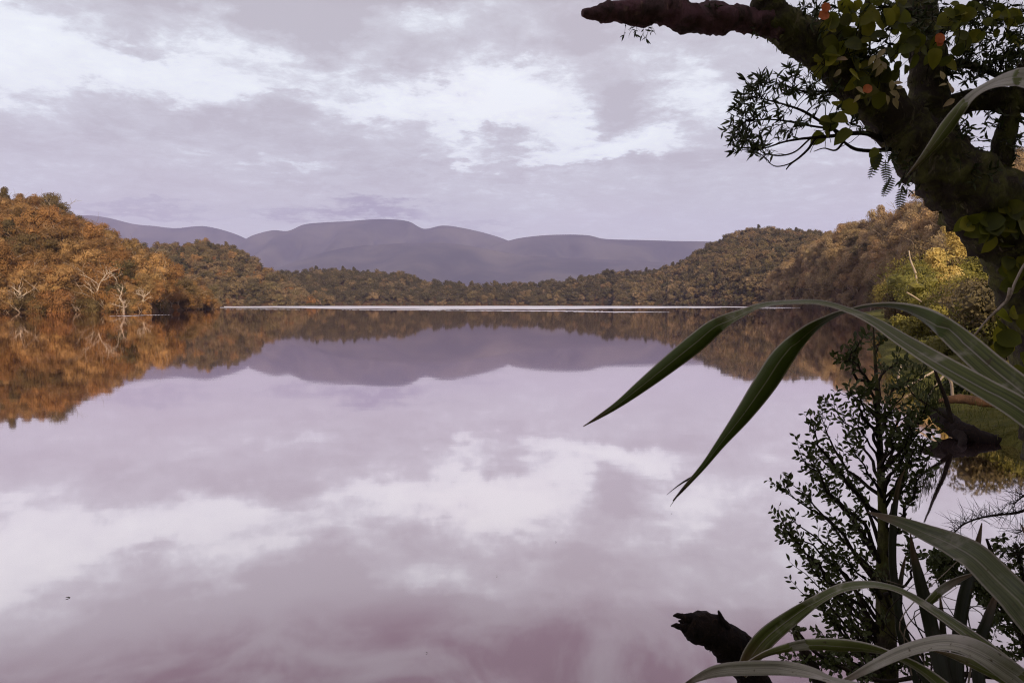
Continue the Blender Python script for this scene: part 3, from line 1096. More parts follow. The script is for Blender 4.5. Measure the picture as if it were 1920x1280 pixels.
def limb(name, ctrl, seed, mat='bark', sides=16, per=8, lump=.18, label=None, rough=.06):
    m_ = MB()
    ctrl = [(a_, b_, c_, w_ * (1.0 if mat == 'limbbark' else .82)) for a_, b_, c_, w_ in ctrl]
    p_, s_ = bark_tube(m_, ctrl, per, sides, rough, seed, lump)
    LIMB_PTS.extend((p, q[3] * .5 * q[2] / FPX) for p, q in zip(p_, s_))
    return link(name, m_.mesh(name, M[mat]), tree, label)


limb('trunk', [(2050, 1130, 4.8, 210), (2040, 1000, 4.6, 200), (2010, 820, 4.35, 190), (1978, 650, 4.1, 176), (1948, 540, 3.9, 168), (1908, 450, 3.75, 164), (1845, 380, 3.65, 164), (1775, 320, 3.6, 150), (1728, 272, 3.58, 128), (1690, 232, 3.56, 108)], 1, sides=22, per=10, lump=.2)
limb('limb', [(1700, 246, 3.57, 110), (1648, 196, 3.54, 100), (1600, 148, 3.5, 98), (1558, 104, 3.47, 98), (1515, 76, 3.43, 92), (1475, 52, 3.4, 84), (1446, 22, 3.38, 74), (1436, -20, 3.36, 70), (1425, -80, 3.34, 64)], 2, sides=18, per=9)
limb('limb', [(1462, 50, 3.39, 56), (1425, 40, 3.37, 48), (1385, 34, 3.34, 42), (1345, 36, 3.31, 54), (1300, 33, 3.28, 56), (1255, 24, 3.26, 52), (1205, 22, 3.24, 44), (1160, 22, 3.22, 38), (1130, 24, 3.2, 31), (1108, 26, 3.19, 24), (1092, 26, 3.18, 14)], 3, 'limbbark', sides=16, per=8, lump=.42, label='red lit broken limb end reaching left over the water')
limb('limb', [(1250, 18, 3.26, 44), (1225, 4, 3.25, 36), (1215, -22, 3.25, 30), (1210, -60, 3.24, 26)], 33, 'limbbark', sides=10, per=6)
limb('limb', [(1765, 308, 3.62, 110), (1752, 240, 3.64, 92), (1742, 170, 3.66, 82), (1738, 100, 3.68, 78), (1728, 30, 3.7, 72), (1716, -60, 3.72, 64)], 4, sides=16)
limb('limb', [(1752, 214, 3.66, 84), (1796, 196, 3.64, 52), (1850, 186, 3.6, 52), (1905, 188, 3.55, 50), (1960, 196, 3.5, 48), (2060, 190, 3.4, 44)], 5, sides=14)
limb('limb', [(1838, 372, 3.66, 86), (1866, 320, 3.62, 56), (1884, 262, 3.58, 46), (1898, 204, 3.55, 38), (1918, 140, 3.52, 34), (1950, 60, 3.5, 30), (1985, -60, 3.45, 26)], 6, sides=14)
limb('branch', [(1738, 150, 3.66, 30), (1786, 122, 3.62, 18), (1830, 126, 3.58, 15), (1875, 142, 3.54, 14), (1940, 150, 3.5, 12)], 7, sides=8, per=6)
limb('branch', [(1590, 130, 3.5, 24), (1612, 80, 3.46, 20), (1620, 30, 3.44, 16), (1640, -40, 3.42, 14)], 8, sides=8, per=6)
limb('branch', [(1735, 70, 3.66, 26), (1775, 40, 3.62, 18), (1820, 10, 3.58, 14), (1870, -30, 3.55, 12)], 9, sides=8, per=6)
# the spray of thin branches hanging left of the fork
SPRAY = [
    [(1655, 262, 3.55, 12), (1622, 250, 3.5, 9), (1590, 251, 3.46, 8), (1555, 256, 3.42, 7), (1515, 259, 3.38, 5.5), (1475, 265, 3.34, 4), (1440, 276, 3.31, 3), (1410, 284, 3.28, 2)],
    [(1668, 280, 3.55, 10), (1630, 283, 3.5, 7), (1600, 278, 3.47, 6), (1578, 262, 3.44, 4.5), (1560, 240, 3.42, 3.5), (1548, 222, 3.4, 2.5)],
    [(1556, 256, 3.42, 5), (1532, 258, 3.4, 5), (1515, 280, 3.38, 4.5), (1498, 296, 3.36, 4), (1482, 308, 3.34, 3.5), (1474, 318, 3.33, 2)],
    [(1498, 296, 3.36, 3.4), (1478, 308, 3.36, 2.4), (1455, 312, 3.36, 2), (1440, 304, 3.36, 1.2)],
    [(1580, 252, 3.46, 5), (1545, 232, 3.43, 5), (1505, 208, 3.4, 4.5), (1470, 196, 3.37, 3.5), (1440, 188, 3.35, 2.5), (1415, 182, 3.33, 1.6)],
    [(1562, 242, 3.44, 4), (1520, 236, 3.41, 4), (1480, 228, 3.38, 3.5), (1440, 224, 3.35, 2.5), (1400, 226, 3.32, 1.6)],
    [(1600, 180, 3.52, 6), (1570, 172, 3.48, 5), (1535, 172, 3.45, 4), (1500, 170, 3.42, 3), (1470, 158, 3.4, 2)],
    [(1590, 252, 3.46, 4), (1580, 268, 3.43, 4.5), (1566, 282, 3.4, 3.5), (1545, 278, 3.38, 2.5), (1526, 284, 3.36, 1.5)],
    [(1520, 259, 3.38, 4), (1490, 285, 3.36, 3.2), (1460, 292, 3.34, 2.6), (1432, 288, 3.32, 1.6)],
]
SPR_PTS = []
for i, c in enumerate(SPRAY):
    m_ = MB()
    p_ = px_tube(m_, c, 6, 6, 0.1, 60 + i)
    SPR_PTS.extend(p_)
    link('branch', m_.mesh('branch', M['twig']), tree)

rg = random.Random(17)
lance = [leaf_proto('leaf', M['dark'], .26, c, shape='lance') for c in (.05, .16, .28)]
tl = Leaves(tree, lance, 290, rg=rg)
twigs = MB()


def leafy_tip(a, c, nleaf, ln, spread=0.9, part=0.45, rad=0.0016):
    """a twig from a to c, leaves along its outer part and a whorl at its end"""
    path = twig_path(a, c, rg, .10)
    twigs.tube(path, [rad * (1.5 - i / len(path)) for i in range(len(path))], 4, 0, 0)
    for k in range(nleaf):
        t = 1 - part * rg.random() ** 1.6
        f = t * (len(path) - 1)
        i = min(int(f), len(path) - 2)
        p = path[i].lerp(path[i + 1], f - i)
        tan = (path[i + 1] - path[i]).normalized()
        dv = (tan * rg.uniform(.2, 1.1) + rvec(rg) * spread).normalized()
        tl.add(p, dv, rvec(rg), ln * rg.uniform(.7, 1.2))


def blob_targets(regs):
    for (cx_, cy_, rx_, ry_, n_, d_) in regs:
        for _ in range(n_):
            a_ = rg.uniform(0, 6.28)
            r_ = math.sqrt(rg.random())
            yield cx_ + rx_ * r_ * math.cos(a_), cy_ + ry_ * r_ * math.sin(a_), d_ + rg.uniform(-.22, .22)


def nearest(p, pool, k=3):
    return rg.choice(sorted(pool, key=lambda q: (q - p).length)[:k])


PXM = 3.4 / FPX                               # metres per photo pixel at the tree
left_regs = [(1372, 252, 22, 30, 10, 3.28), (1392, 272, 26, 20, 9, 3.28), (1424, 278, 24, 16, 7, 3.3), (1384, 212, 22, 26, 10, 3.3), (1400, 178, 24, 24, 9, 3.32), (1425, 150, 30, 15, 9, 3.34),
             (1455, 148, 26, 14, 7, 3.36), (1440, 200, 40, 30, 12, 3.34), (1415, 240, 36, 26, 11, 3.3), (1470, 170, 20, 12, 5, 3.38), (1500, 172, 34, 10, 9, 3.4), (1535, 182, 28, 12, 8, 3.42),
             (1560, 170, 26, 22, 9, 3.45), (1530, 150, 30, 12, 5, 3.45), (1590, 195, 20, 20, 5, 3.47), (1500, 225, 34, 8, 6, 3.4), (1478, 246, 36, 14, 6, 3.36), (1610, 230, 16, 24, 4, 3.48), (1500, 130, 26, 18, 6, 3.42)]
for (px, py, d) in blob_targets(left_regs):
    p = at(px, py, d)
    leafy_tip(nearest(p, SPR_PTS, 6), p, 8, 16 * PXM, .8, .4)
pool = [p for p, r_ in LIMB_PTS]
right_regs = [(1520, 18, 34, 26, 12, 3.45), (1545, 50, 16, 14, 4, 3.45), (1705, 40, 34, 34, 12, 3.62), (1740, 18, 30, 24, 9, 3.6), (1770, 62, 30, 22, 8, 3.6), (1830, 70, 34, 40, 14, 3.55), (1872, 36, 40, 36, 14, 3.5),
              (1896, 100, 34, 40, 18, 3.5), (1855, 118, 34, 24, 10, 3.52), (1800, 100, 28, 22, 7, 3.58), (1900, 10, 30, 20, 8, 3.5), (1812, 250, 22, 36, 10, 3.6), (1860, 300, 26, 24, 10, 3.6), (1836, 316, 26, 16, 8, 3.6), (1905, 262, 16, 40, 8, 3.55),
              (1795, 216, 12, 14, 4, 3.6), (1800, 140, 20, 16, 8, 3.6), (1840, 152, 40, 10, 9, 3.6), (1900, 130, 22, 20, 9, 3.5), (1860, 80, 50, 40, 18, 3.5), (1800, 290, 16, 20, 7, 3.6), (1850, 340, 30, 12, 8, 3.6), (1890, 226, 20, 20, 7, 3.55), (1745, 30, 40, 30, 14, 3.6), (1690, 20, 30, 24, 10, 3.6), (1660, 90, 26, 30, 10, 3.45), (1625, 120, 24, 24, 9, 3.42), (1560, 20, 30, 24, 8, 3.45), (1715, 250, 8, 16, 4, 3.45), (1680, 300, 16, 20, 5, 3.5), (1694, 362, 14, 26, 7, 3.5), (1860, 232, 20, 14, 3, 3.6), (1640, 20, 30, 20, 6, 3.5), (1600, 60, 26, 30, 7, 3.5)]
for (px, py, d) in blob_targets(right_regs):
    p = at(px, py, d)
    leafy_tip(nearest(p, pool, 6), p, 9, 17 * PXM, .9, .6)
for (px, py) in ((1170, 66), (1185, 58), (1205, 66), (1212, 74), (1222, 60), (1190, 70), (1175, 2), (1260, 4), (1345, 12), (1330, 14), (1285, 6), (1420, 66)):
    p = at(px, py, 3.24)
    leafy_tip(nearest(p, pool, 2), p, 6, 11 * PXM, .9, .6, .001)
tl.flush()
o = link('twig', twigs.mesh('twig', M['twig']), tree)
o['kind'] = 'stuff'
# moss and ragged lichen on bark
mo = MB()
for p, r_ in LIMB_PTS:
    if p.x < at(1440, 30, 3.38).x: continue
    for _ in range(7 if r_ > .03 else 2):
        dv = rvec(rg)
        q = p + dv * r_ * rg.uniform(.92, 1.08) + rvec(rg) * .012
        mt = leaf_matrix(q, (dv * .5 + rvec(rg) * .6 + Vector((0, 0, -.5))), dv, rg.uniform(.012, .034))
        mo.add([mt @ Vector(v) for v in ((-.28, 0, 0), (.28, 0, 0), (.16, .7, .05), (0, 1, 0), (-.2, .6, .02))], [(0, 1, 2, 3, 4)])
M['moss'] = leaf_mat('moss', [(.05, .052, .014), (.10, .10, .022), (.03, .026, .012)], .2, patch=6)
o = link('moss', mo.mesh('moss', M['moss']), tree)
o['kind'] = 'stuff'

# hanging ferns on the trunk
for (px, py, bend, L, seed) in ((1652, 286, -22, 50, 1), (1660, 300, 2, 44, 4), (1672, 330, -16, 40, 2), (1690, 350, -4, 46, 3)):
    rgf = random.Random(seed)
    f_ = empty('fern', at(px, py, 3.42), ['small fern frond hanging highest under the trunk', 'small fern frond curling down to the left of the trunk', 'lowest small fern hanging from the mossy trunk', 'small fern frond hanging straight beside the highest fern'][seed - 1], 'fern', 'ferns growing on the leaning trunk')
    m_ = MB()
    prev = None
    path = [at(px + bend * math.sin(1.5 * i / 10) * (i / 10) ** .4, py + L * i / 10, 3.42 - .03 * i / 10) for i in range(11)]
    m_.tube(path, [.0022 - .00015 * i for i in range(11)], 5)
    for i in range(1, 10):
        for sd in (-1, 1):
            ln = .026 * math.sin(math.pi * min(1, (i + 1.5) / 12)) + .005
            mt = leaf_matrix(path[i], Vector((sd, -.15, -.35)), (0, -1, .2), ln)
            m_.add([mt @ Vector(v) for v in ((-.12, 0, 0), (.12, 0, 0), (.15, .5, 0), (0, 1, 0), (-.15, .5, 0))], [(0, 1, 2, 3, 4)])
    link('frond', m_.mesh('frond', M['dark']), f_)

# ------------------------------------------------------------------ broad-leaved climber on the fork
clm = empty('climber', at(1640, 250, 3.4), 'climber with round olive green leaves covering the fork of the leaning tree', 'climbing plant')
rg = random.Random(23)
rounds = [leaf_proto('leaf', M['broad'], w_, c, shape='round', n=6) for c, w_ in ((.08, .9), (.3, .78), (-.15, .84), (.5, .7))]
lc = Leaves(clm, rounds, 260, rg=rg)
clusters = [(1640, 28, 46, 24, 16), (1678, 34, 30, 26, 10), (1592, 72, 26, 24, 10), (1590, 92, 30, 20, 9), (1558, 112, 24, 18, 7), (1536, 122, 14, 8, 3), (1622, 124, 16, 22, 8), (1650, 138, 18, 24, 8), (1612, 156, 14, 14, 5), (1640, 168, 14, 10, 4),
            (1800, 22, 34, 22, 13), (1790, 38, 16, 10, 4), (1690, 66, 28, 20, 8), (1672, 88, 26, 16, 5), (1545, 44, 14, 12, 4), (1590, 22, 12, 14, 4), (1730, 78, 34, 20, 8), (1775, 62, 26, 14, 5), (1815, 72, 22, 18, 5), (1870, 32, 24, 18, 6), (1890, 56, 26, 26, 6), (1902, 40, 18, 14, 4),
            (1574, 186, 10, 8, 2), (1576, 214, 12, 10, 3), (1540, 246, 10, 8, 3), (1562, 226, 8, 8, 2), (1652, 288, 8, 12, 2), (1600, 240, 8, 6, 1), (1760, 105, 30, 16, 4), (1700, 110, 30, 14, 4), (1545, 68, 10, 8, 2)]
stems = MB()
for (cx_, cy_, rx_, ry_, n_) in clusters:
    for _ in range(n_):
        a_, r_ = rg.uniform(0, 6.28), math.sqrt(rg.random())
        p = at(cx_ + rx_ * r_ * math.cos(a_), cy_ + ry_ * r_ * math.sin(a_), 3.36 + rg.uniform(-.12, .10))
        dv = Vector((rg.uniform(-1, 1), rg.uniform(-.5, .2), rg.uniform(-1, .7)))
        lc.add(p, dv, (rg.uniform(-1.1, 1.1), -1, rg.uniform(-.6, 1.1)), rg.uniform(16, 36) * 3.35 / FPX)
        if rg.random() < .8:
            stems.tube(twig_path(p, p + Vector((rg.uniform(-.05, .05), .08, rg.uniform(-.1, .02))), rg, .1, 3), [.0015] * 4, 4)
# leaves lower on the trunk
for (cx_, cy_, rx_, ry_, n_, d_) in [(1858, 412, 34, 26, 9, 3.5), (1896, 400, 22, 34, 8, 3.5), (1806, 404, 14, 10, 2, 3.5), (1880, 470, 30, 40, 6, 3.6), (1905, 560, 14, 60, 6, 3.7), (1880, 620, 26, 30, 5, 3.8), (1905, 680, 16, 30, 4, 3.9)]:
    for _ in range(n_):
        p = at(cx_ + rg.uniform(-rx_, rx_), cy_ + rg.uniform(-ry_, ry_), d_)
        lc.add(p, (rg.uniform(-1, 1), -.2, rg.uniform(-1, .3)), (rg.uniform(-.5, .5), -1, rg.uniform(-.2, .8)), rg.uniform(26, 44) * d_ / FPX)
lc.flush()
link('stem', stems.mesh('stem', M['twig']), clm)['kind'] = 'stuff'
op = leaf_proto('leaf', M['orange'], .85, .1, shape='round', n=5)
for (px, py, s_) in ((1541, 26, 22), (1548, 16, 20), (1760, 72, 22), (1762, 82, 15), (1624, 166, 20)):
    o = link('leaf', op, clm, 'orange withered round leaf')
    o.matrix_local = Matrix.Translation(-clm.location) @ leaf_matrix(at(px - s_ * .3, py + s_ * .3, 3.2), (rg.uniform(.4, 1), 0, rg.uniform(-.2, 1)), (.1, -1, .2), s_ * 3.2 / FPX)
wp = leaf_proto('leaf', M['withered'], .5, .25, shape='lance')
for (px, py) in ((1650, 110), (1641, 104), (1655, 122), (1662, 130), (1660, 92), (1672, 150), (1676, 158), (1668, 172), (1680, 166), (1662, 178), (1674, 184), (1684, 176), (1613, 178), (1770, 150), (1776, 158), (1786, 176), (1782, 168), (1790, 186), (1604, 164), (1577, 130), (1590, 112)):
    o = link('leaf', wp, clm, 'pale withered leaf')
    o.matrix_local = Matrix.Translation(-clm.location) @ leaf_matrix(at(px, py, 3.24), (rg.uniform(-1, 1), 0, rg.uniform(-1, 1)), (rg.uniform(-.4, .4), -1, rg.uniform(0, .8)), rg.uniform(14, 24) * 3.24 / FPX)

# ------------------------------------------------------------------ flax (long strap leaves)
def flax_leaf(root, ctrl, true_px, mat, face=1.0, split=False, label=None):
    """ctrl: (px, py, metres, seen width px); the blade keeps its real width and turns edge-on where it looks thin"""
    s = spline(ctrl, 8)
    P = [at(q[0], q[1], q[2]) for q in s]
    n_ = len(P)
    eye = Vector((0, 0, CAM_Z))
    vs, fs, ac, al, lo = [], [], [], [], []
    dist = 0
    wmax = max(q[3] * q[2] for q in s) / FPX
    for i, p in enumerate(P):
        t = (P[min(i + 1, n_ - 1)] - P[max(i - 1, 0)]).normalized()
        if i: dist += (p - P[i - 1]).length
        v = (p - eye).normalized()
        sd = t.cross(v).normalized()
        nv = sd.cross(t).normalized()
        seen = max(.4, s[i][3]) * s[i][2] / FPX
        f = i / (n_ - 1)
        true = max(seen, min(true_px * s[i][2] / FPX, wmax * 1.02) * min(1, .05 + 1.9 * f if f < .5 else 1.0))
        c = min(1, seen / true)
        ph = math.acos(c) * face
        wv = sd * math.cos(ph) + nv * math.sin(ph)
        up_ = wv.cross(t).normalized()
        if up_.z < 0: up_ = -up_
        w = true * .5
        keel = -up_ * w * .42 * c
        th = up_ * .0008
        for (a_, k_, sgn, l_) in ((-1, 0, 1, 0), (-.5, .55, 1, 0), (0, 1, 1, 0), (.5, .55, 1, 0), (1, 0, 1, 0), (1, 0, -1, 1), (.5, .55, -1, 1), (0, 1, -1, 1), (-.5, .55, -1, 1), (-1, 0, -1, 1)):
            vs.append(p + wv * w * a_ + keel * k_ + th * sgn)
            ac.append(a_ * .5 + .5); al.append(dist); lo.append(float(l_))
    m_ = MB()
    for i in range(n_ - 1):
        for k in range(10):
            k2 = (k + 1) % 10
            fs.append((i * 10 + k, i * 10 + k2, (i + 1) * 10 + k2, (i + 1) * 10 + k))
    m_.add(vs, fs)
    me_ = m_.mesh('leaf', M[mat])
    for nm, dat in (('across', ac), ('along', al), ('lower', lo)):
        a_ = me_.attributes.new(nm, 'FLOAT', 'POINT')
        a_.data.foreach_set('value', dat)
    return link('leaf', me_, root, label)


fx = empty('flax_plant', at(2150, 960, 1.1), 'tall flax whose long green leaves arch in from the right across the lake view', 'flax plant')
flax_leaf(fx, [(1094, 799, 1.75, 1), (1125, 780, 1.73, 8), (1160, 757, 1.71, 14), (1205, 722, 1.68, 24), (1255, 682, 1.64, 32), (1305, 642, 1.6, 36), (1342, 612, 1.57, 30), (1385, 590, 1.53, 16), (1425, 574, 1.5, 9), (1475, 567, 1.44, 7), (1535, 567, 1.38, 8), (1590, 581, 1.32, 9), (1640, 603, 1.25, 15), (1700, 641, 1.17, 25), (1770, 684, 1.08, 33), (1850, 730, 1.0, 39), (1920, 772, .94, 46), (2020, 850, .9, 52), (2120, 960, 1.0, 60)], 40, 'flax', 1)
flax_leaf(fx, [(1262, 938, 1.85, 2), (1285, 912, 1.83, 7), (1320, 872, 1.8, 11), (1352, 830, 1.77, 18), (1395, 775, 1.73, 32), (1435, 718, 1.69, 42), (1470, 666, 1.65, 40), (1515, 619, 1.6, 22), (1560, 592, 1.55, 9), (1598, 580, 1.5, 5), (1640, 573, 1.44, 5), (1690, 577, 1.37, 12), (1745, 598, 1.29, 30), (1800, 638, 1.2, 44), (1860, 690, 1.12, 50), (1920, 738, 1.05, 54), (2030, 830, 1.0, 68), (2130, 960, 1.05, 60)], 44, 'flax', -1)
tip = bpy.data.meshes.new('leaf')
m_ = MB()
for (a_, c_) in (((1300, 893), (1250, 928)), ((1296, 900), (1256, 950))):
    p_ = [at(a_[0] + (c_[0] - a_[0]) * i / 5, a_[1] + (c_[1] - a_[1]) * i / 5 - 3 * math.sin(i * .6), 1.83) for i in range(6)]
    m_.tube(p_, [.0034 - .0006 * i for i in range(6)], 5)
link('frayed_tip', m_.mesh('frayed_tip', M['flaxdark']), fx)
flax_leaf(fx, [(1698, 332, 1.5, 1), (1722, 306, 1.47, 9), (1748, 274, 1.44, 17), (1775, 238, 1.4, 24), (1800, 205, 1.36, 20), (1828, 176, 1.32, 13), (1862, 156, 1.28, 14), (1892, 147, 1.22, 26), (1930, 147, 1.16, 36), (1990, 175, 1.1, 42), (2070, 330, 1.05, 48), (2130, 700, 1.05, 52), (2150, 960, 1.08, 50)], 30, 'flaxgrey', 1, label='grey green leaf hanging in front of the trunk')

fl = empty('flax_plant', at(1980, 1420, 1.5), 'low flax clump with grey green leaves bending over in the bottom right corner', 'flax plant')
flax_leaf(fl, [(1628, 960, 1.9, 2), (1655, 968, 1.86, 11), (1690, 979, 1.8, 18), (1735, 997, 1.72, 26), (1785, 1018, 1.62, 36), (1828, 1043, 1.53, 46), (1868, 1082, 1.45, 54), (1915, 1132, 1.36, 62), (1980, 1220, 1.3, 66), (2010, 1340, 1.4, 60)], 60, 'flaxmid', .6, label='broad green leaf pointing left across the shrub')
flax_leaf(fl, [(1390, 1264, 1.8, 20), (1410, 1228, 1.8, 34), (1440, 1192, 1.79, 36), (1490, 1153, 1.77, 28), (1535, 1123, 1.74, 18), (1575, 1103, 1.7, 16), (1615, 1096, 1.66, 14), (1655, 1098, 1.62, 10), (1695, 1110, 1.58, 10), (1750, 1143, 1.53, 14), (1810, 1184, 1.48, 20), (1870, 1232, 1.45, 28), (1940, 1300, 1.45, 36), (1975, 1400, 1.5, 40)], 40, 'flax', 1)
flax_leaf(fl, [(1270, 1292, 1.5, 2), (1305, 1272, 1.5, 12), (1345, 1257, 1.49, 22), (1400, 1252, 1.47, 26), (1470, 1252, 1.45, 26), (1520, 1260, 1.43, 20), (1560, 1274, 1.41, 12), (1620, 1290, 1.4, 14), (1720, 1330, 1.4, 26), (1900, 1400, 1.45, 30)], 34, 'flaxgrey', 1)
flax_leaf(fl, [(1384, 1254, 1.65, 1), (1410, 1238, 1.64, 7), (1450, 1220, 1.62, 12), (1510, 1208, 1.6, 19), (1570, 1208, 1.57, 22), (1625, 1213, 1.54, 16), (1672, 1226, 1.51, 10), (1730, 1255, 1.48, 16), (1800, 1310, 1.45, 26), (1930, 1400, 1.47, 32)], 34, 'flaxgrey', -1)
flax_leaf(fl, [(1555, 1290, 1.5, 3), (1595, 1270, 1.49, 10), (1640, 1246, 1.47, 17), (1690, 1222, 1.45, 22), (1740, 1207, 1.43, 24), (1785, 1204, 1.4, 30), (1830, 1218, 1.38, 38), (1880, 1250, 1.36, 42), (1940, 1300, 1.36, 44), (1990, 1400, 1.42, 44)], 42, 'flaxgrey', 1)
flax_leaf(fl, [(1745, 1218, 1.6, 1), (1785, 1228, 1.57, 10), (1830, 1246, 1.53, 18), (1880, 1270, 1.5, 22), (1940, 1310, 1.48, 26), (1985, 1400, 1.5, 30)], 26, 'flaxgrey', -1)
for c, w_ in (([(1707, 1000, 2.0, 2), (1713, 1040, 1.99, 12), (1724, 1085, 1.97, 20), (1738, 1140, 1.95, 25), (1752, 1200, 1.92, 26), (1780, 1300, 1.85, 26), (1850, 1430, 1.8, 26)], 28),
              ([(1841, 980, 2.0, 2), (1834, 1015, 1.99, 10), (1822, 1065, 1.97, 18), (1808, 1120, 1.95, 22), (1798, 1190, 1.92, 22), (1800, 1300, 1.85, 24), (1860, 1430, 1.8, 24)], 26),
              ([(1876, 1096, 1.9, 2), (1864, 1125, 1.89, 11), (1850, 1165, 1.87, 18), (1836, 1215, 1.85, 20), (1840, 1300, 1.8, 22), (1890, 1430, 1.75, 22)], 24),
              ([(1697, 878, 2.1, 1), (1686, 905, 2.1, 7), (1678, 950, 2.1, 10), (1674, 1000, 2.09, 11), (1676, 1080, 2.06, 12), (1700, 1200, 2.0, 16), (1780, 1350, 1.9, 18)], 14),
              ([(1700, 1035, 2.1, 1), (1692, 1070, 2.1, 7), (1686, 1120, 2.08, 9), (1690, 1200, 2.04, 11), (1740, 1330, 1.95, 14)], 12),
              ([(1762, 1110, 2.1, 1), (1766, 1150, 2.08, 8), (1772, 1210, 2.05, 10), (1800, 1330, 1.95, 12)], 12),
              ([(1912, 980, 1.9, 1), (1930, 1010, 1.86, 8), (1960, 1070, 1.8, 14), (2000, 1200, 1.7, 18)], 18),
              ([(1660, 1098, 1.66, 1), (1700, 1112, 1.64, 7), (1760, 1150, 1.6, 12), (1830, 1200, 1.56, 18), (1900, 1262, 1.52, 24), (1960, 1350, 1.5, 28)], 26)):
    flax_leaf(fl, c, w_, 'flaxdark', .5, label='upright dark leaf' if c[0][1] != 1098 else 'dark leaf sloping down to the right')
flax_leaf(fl, [(1836, 1072, 1.7, 1), (1815, 1079, 1.7, 5), (1790, 1090, 1.7, 10), (1765, 1106, 1.7, 15), (1750, 1120, 1.71, 9), (1736, 1134, 1.72, 1)], 15, 'flaxgrey', .4, label='short pale leaf tip')

rgs = random.Random(12)
for i in range(12):
    bx = rgs.uniform(1700, 1930)
    m_ = MB()
    px_tube(m_, [(bx, 1330, 2.0, 4), (bx + rgs.uniform(-40, 40), 1240, 2.0, 3.5), (bx + rgs.uniform(-90, 90), 1160 + rgs.uniform(-20, 40), 2.0, 2.5), (bx + rgs.uniform(-150, 120), 1090 + rgs.uniform(-40, 60), 2.0, 1)], 6, 4, 0, i)
    link('dry_stalk', m_.mesh('dry_stalk', M['vine' if i % 3 == 0 else 'twig']), fl)

# ------------------------------------------------------------------ the young small-leaved tree in front
D = 3.2
yt = empty('young_tree', at(1664, 1500, D), 'slender small leaved young tree silhouetted against the water', 'tree')
rg = random.Random(51)
m_ = MB()
tr_p, tr_s = bark_tube(m_, [(1668, 1520, D, 52), (1664, 1380, D, 46), (1662, 1280, D, 42), (1661, 1180, D, 37), (1659, 1100, D, 31), (1657, 1030, D, 24), (1655, 970, D, 17), (1652, 900, D, 14), (1649, 820, D, 11), (1645, 740, D, 8), (1640, 660, D, 5), (1637, 608, D, 2)], 8, 10, .04, 71, .10, 20, 60)
link('trunk', m_.mesh('trunk', M['bark']), yt)
stem_pts = [(p, q) for p, q in zip(tr_p, tr_s) if q[1] < 1290]
oval = [leaf_proto('leaf', M['dark'], .43, c, shape='oval') for c in (.05, .2)]
yl = Leaves(yt, oval, 290, rg=rg)
tw = MB()
OUT = [(1590, 668), (1612, 640), (1660, 632), (1690, 676), (1722, 700), (1580, 735), (1540, 778), (1560, 760), (1520, 800), (1508, 838), (1500, 862), (1520, 880), (1492, 905), (1462, 912), (1455, 962), (1478, 968), (1470, 1000), (1490, 1008), (1515, 1040), (1530, 1062), (1508, 1074), (1502, 1112), (1545, 1140),
       (1560, 1168), (1540, 1190), (1570, 1215), (1590, 1240), (1610, 1265), (1742, 740), (1738, 800), (1742, 822), (1715, 840), (1736, 870), (1700, 900), (1712, 720), (1700, 960), (1560, 1010), (1590, 960), (1560, 930), (1575, 880), (1590, 830), (1600, 780), (1620, 740), (1700, 800), (1690, 860), (1700, 1020), (1610, 1050), (1570, 1080), (1600, 1130), (1620, 1180), (1580, 1120), (1640, 1240), (1700, 1250), (1550, 1250), (1490, 1240), (1690, 760), (1705, 790), (1680, 800), (1715, 770), (1695, 820)]
br_pts = []
for (ox, oy) in OUT:
    up = (ox - 1650) ** 2
    ay = min(1275, oy + 50 + abs(ox - 1650) * .95)
    i = min(range(len(stem_pts)), key=lambda k: abs(stem_pts[k][1][1] - ay))
    a = stem_pts[i][0]
    tip_ = at(ox, oy, D + rg.uniform(-.35, .3))
    path = twig_path(a, tip_, rg, .12, 9)
    L = (tip_ - a).length
    r0 = min(.010, .0035 + L * .010)
    bmesh_ = MB()
    bmesh_.tube(path, [r0 * (1.05 - k / 9.5) + .0008 for k in range(10)], 5, .08, rg.randint(0, 99))
    link('branch', bmesh_.mesh('branch', M['twig']), yt)
    # side shoots with paired leaves
    for k in range(int(7 + L * 16)):
        t = rg.uniform(.25, 1.0) ** .8 if k else 1.0
        f = t * 9
        j = min(int(f), 8)
        p = path[j].lerp(path[j + 1], f - j)
        tan = (path[j + 1] - path[j]).normalized()
        dv = (tan * 1.1 + rvec(rg) * .75 + Vector((0, 0, .35))).normalized()
        sl_ = rg.uniform(.05, .13) * (1.1 - t * .4)
        mid = p + dv * sl_ * .5 + rvec(rg) * .005
        e = p + dv * sl_
        tw.tube([p, mid, e], [.0014, .0011, .0006], 4)
        nn = (rvec(rg) * .7 + Vector((0, -1, .2))).normalized()
        sdv = dv.cross(nn).normalized()
        nl = int(sl_ / .015)
        for q in range(nl):
            u = .2 + .8 * (q + rg.uniform(-.3, .3)) / max(1, nl - 1)
            sg = 1 if q % 2 else -1
            yl.add(p.lerp(mid, u * 2) if u < .5 else mid.lerp(e, min(1, u * 2 - 1)), dv * rg.uniform(.4, .9) + sdv * sg * rg.uniform(.5, 1) + rvec(rg) * .3, nn + rvec(rg) * .5, rg.uniform(8.5, 15.5) * D / FPX)
yl.flush()
o = link('twig', tw.mesh('twig', M['twig']), yt)
o['kind'] = 'stuff'

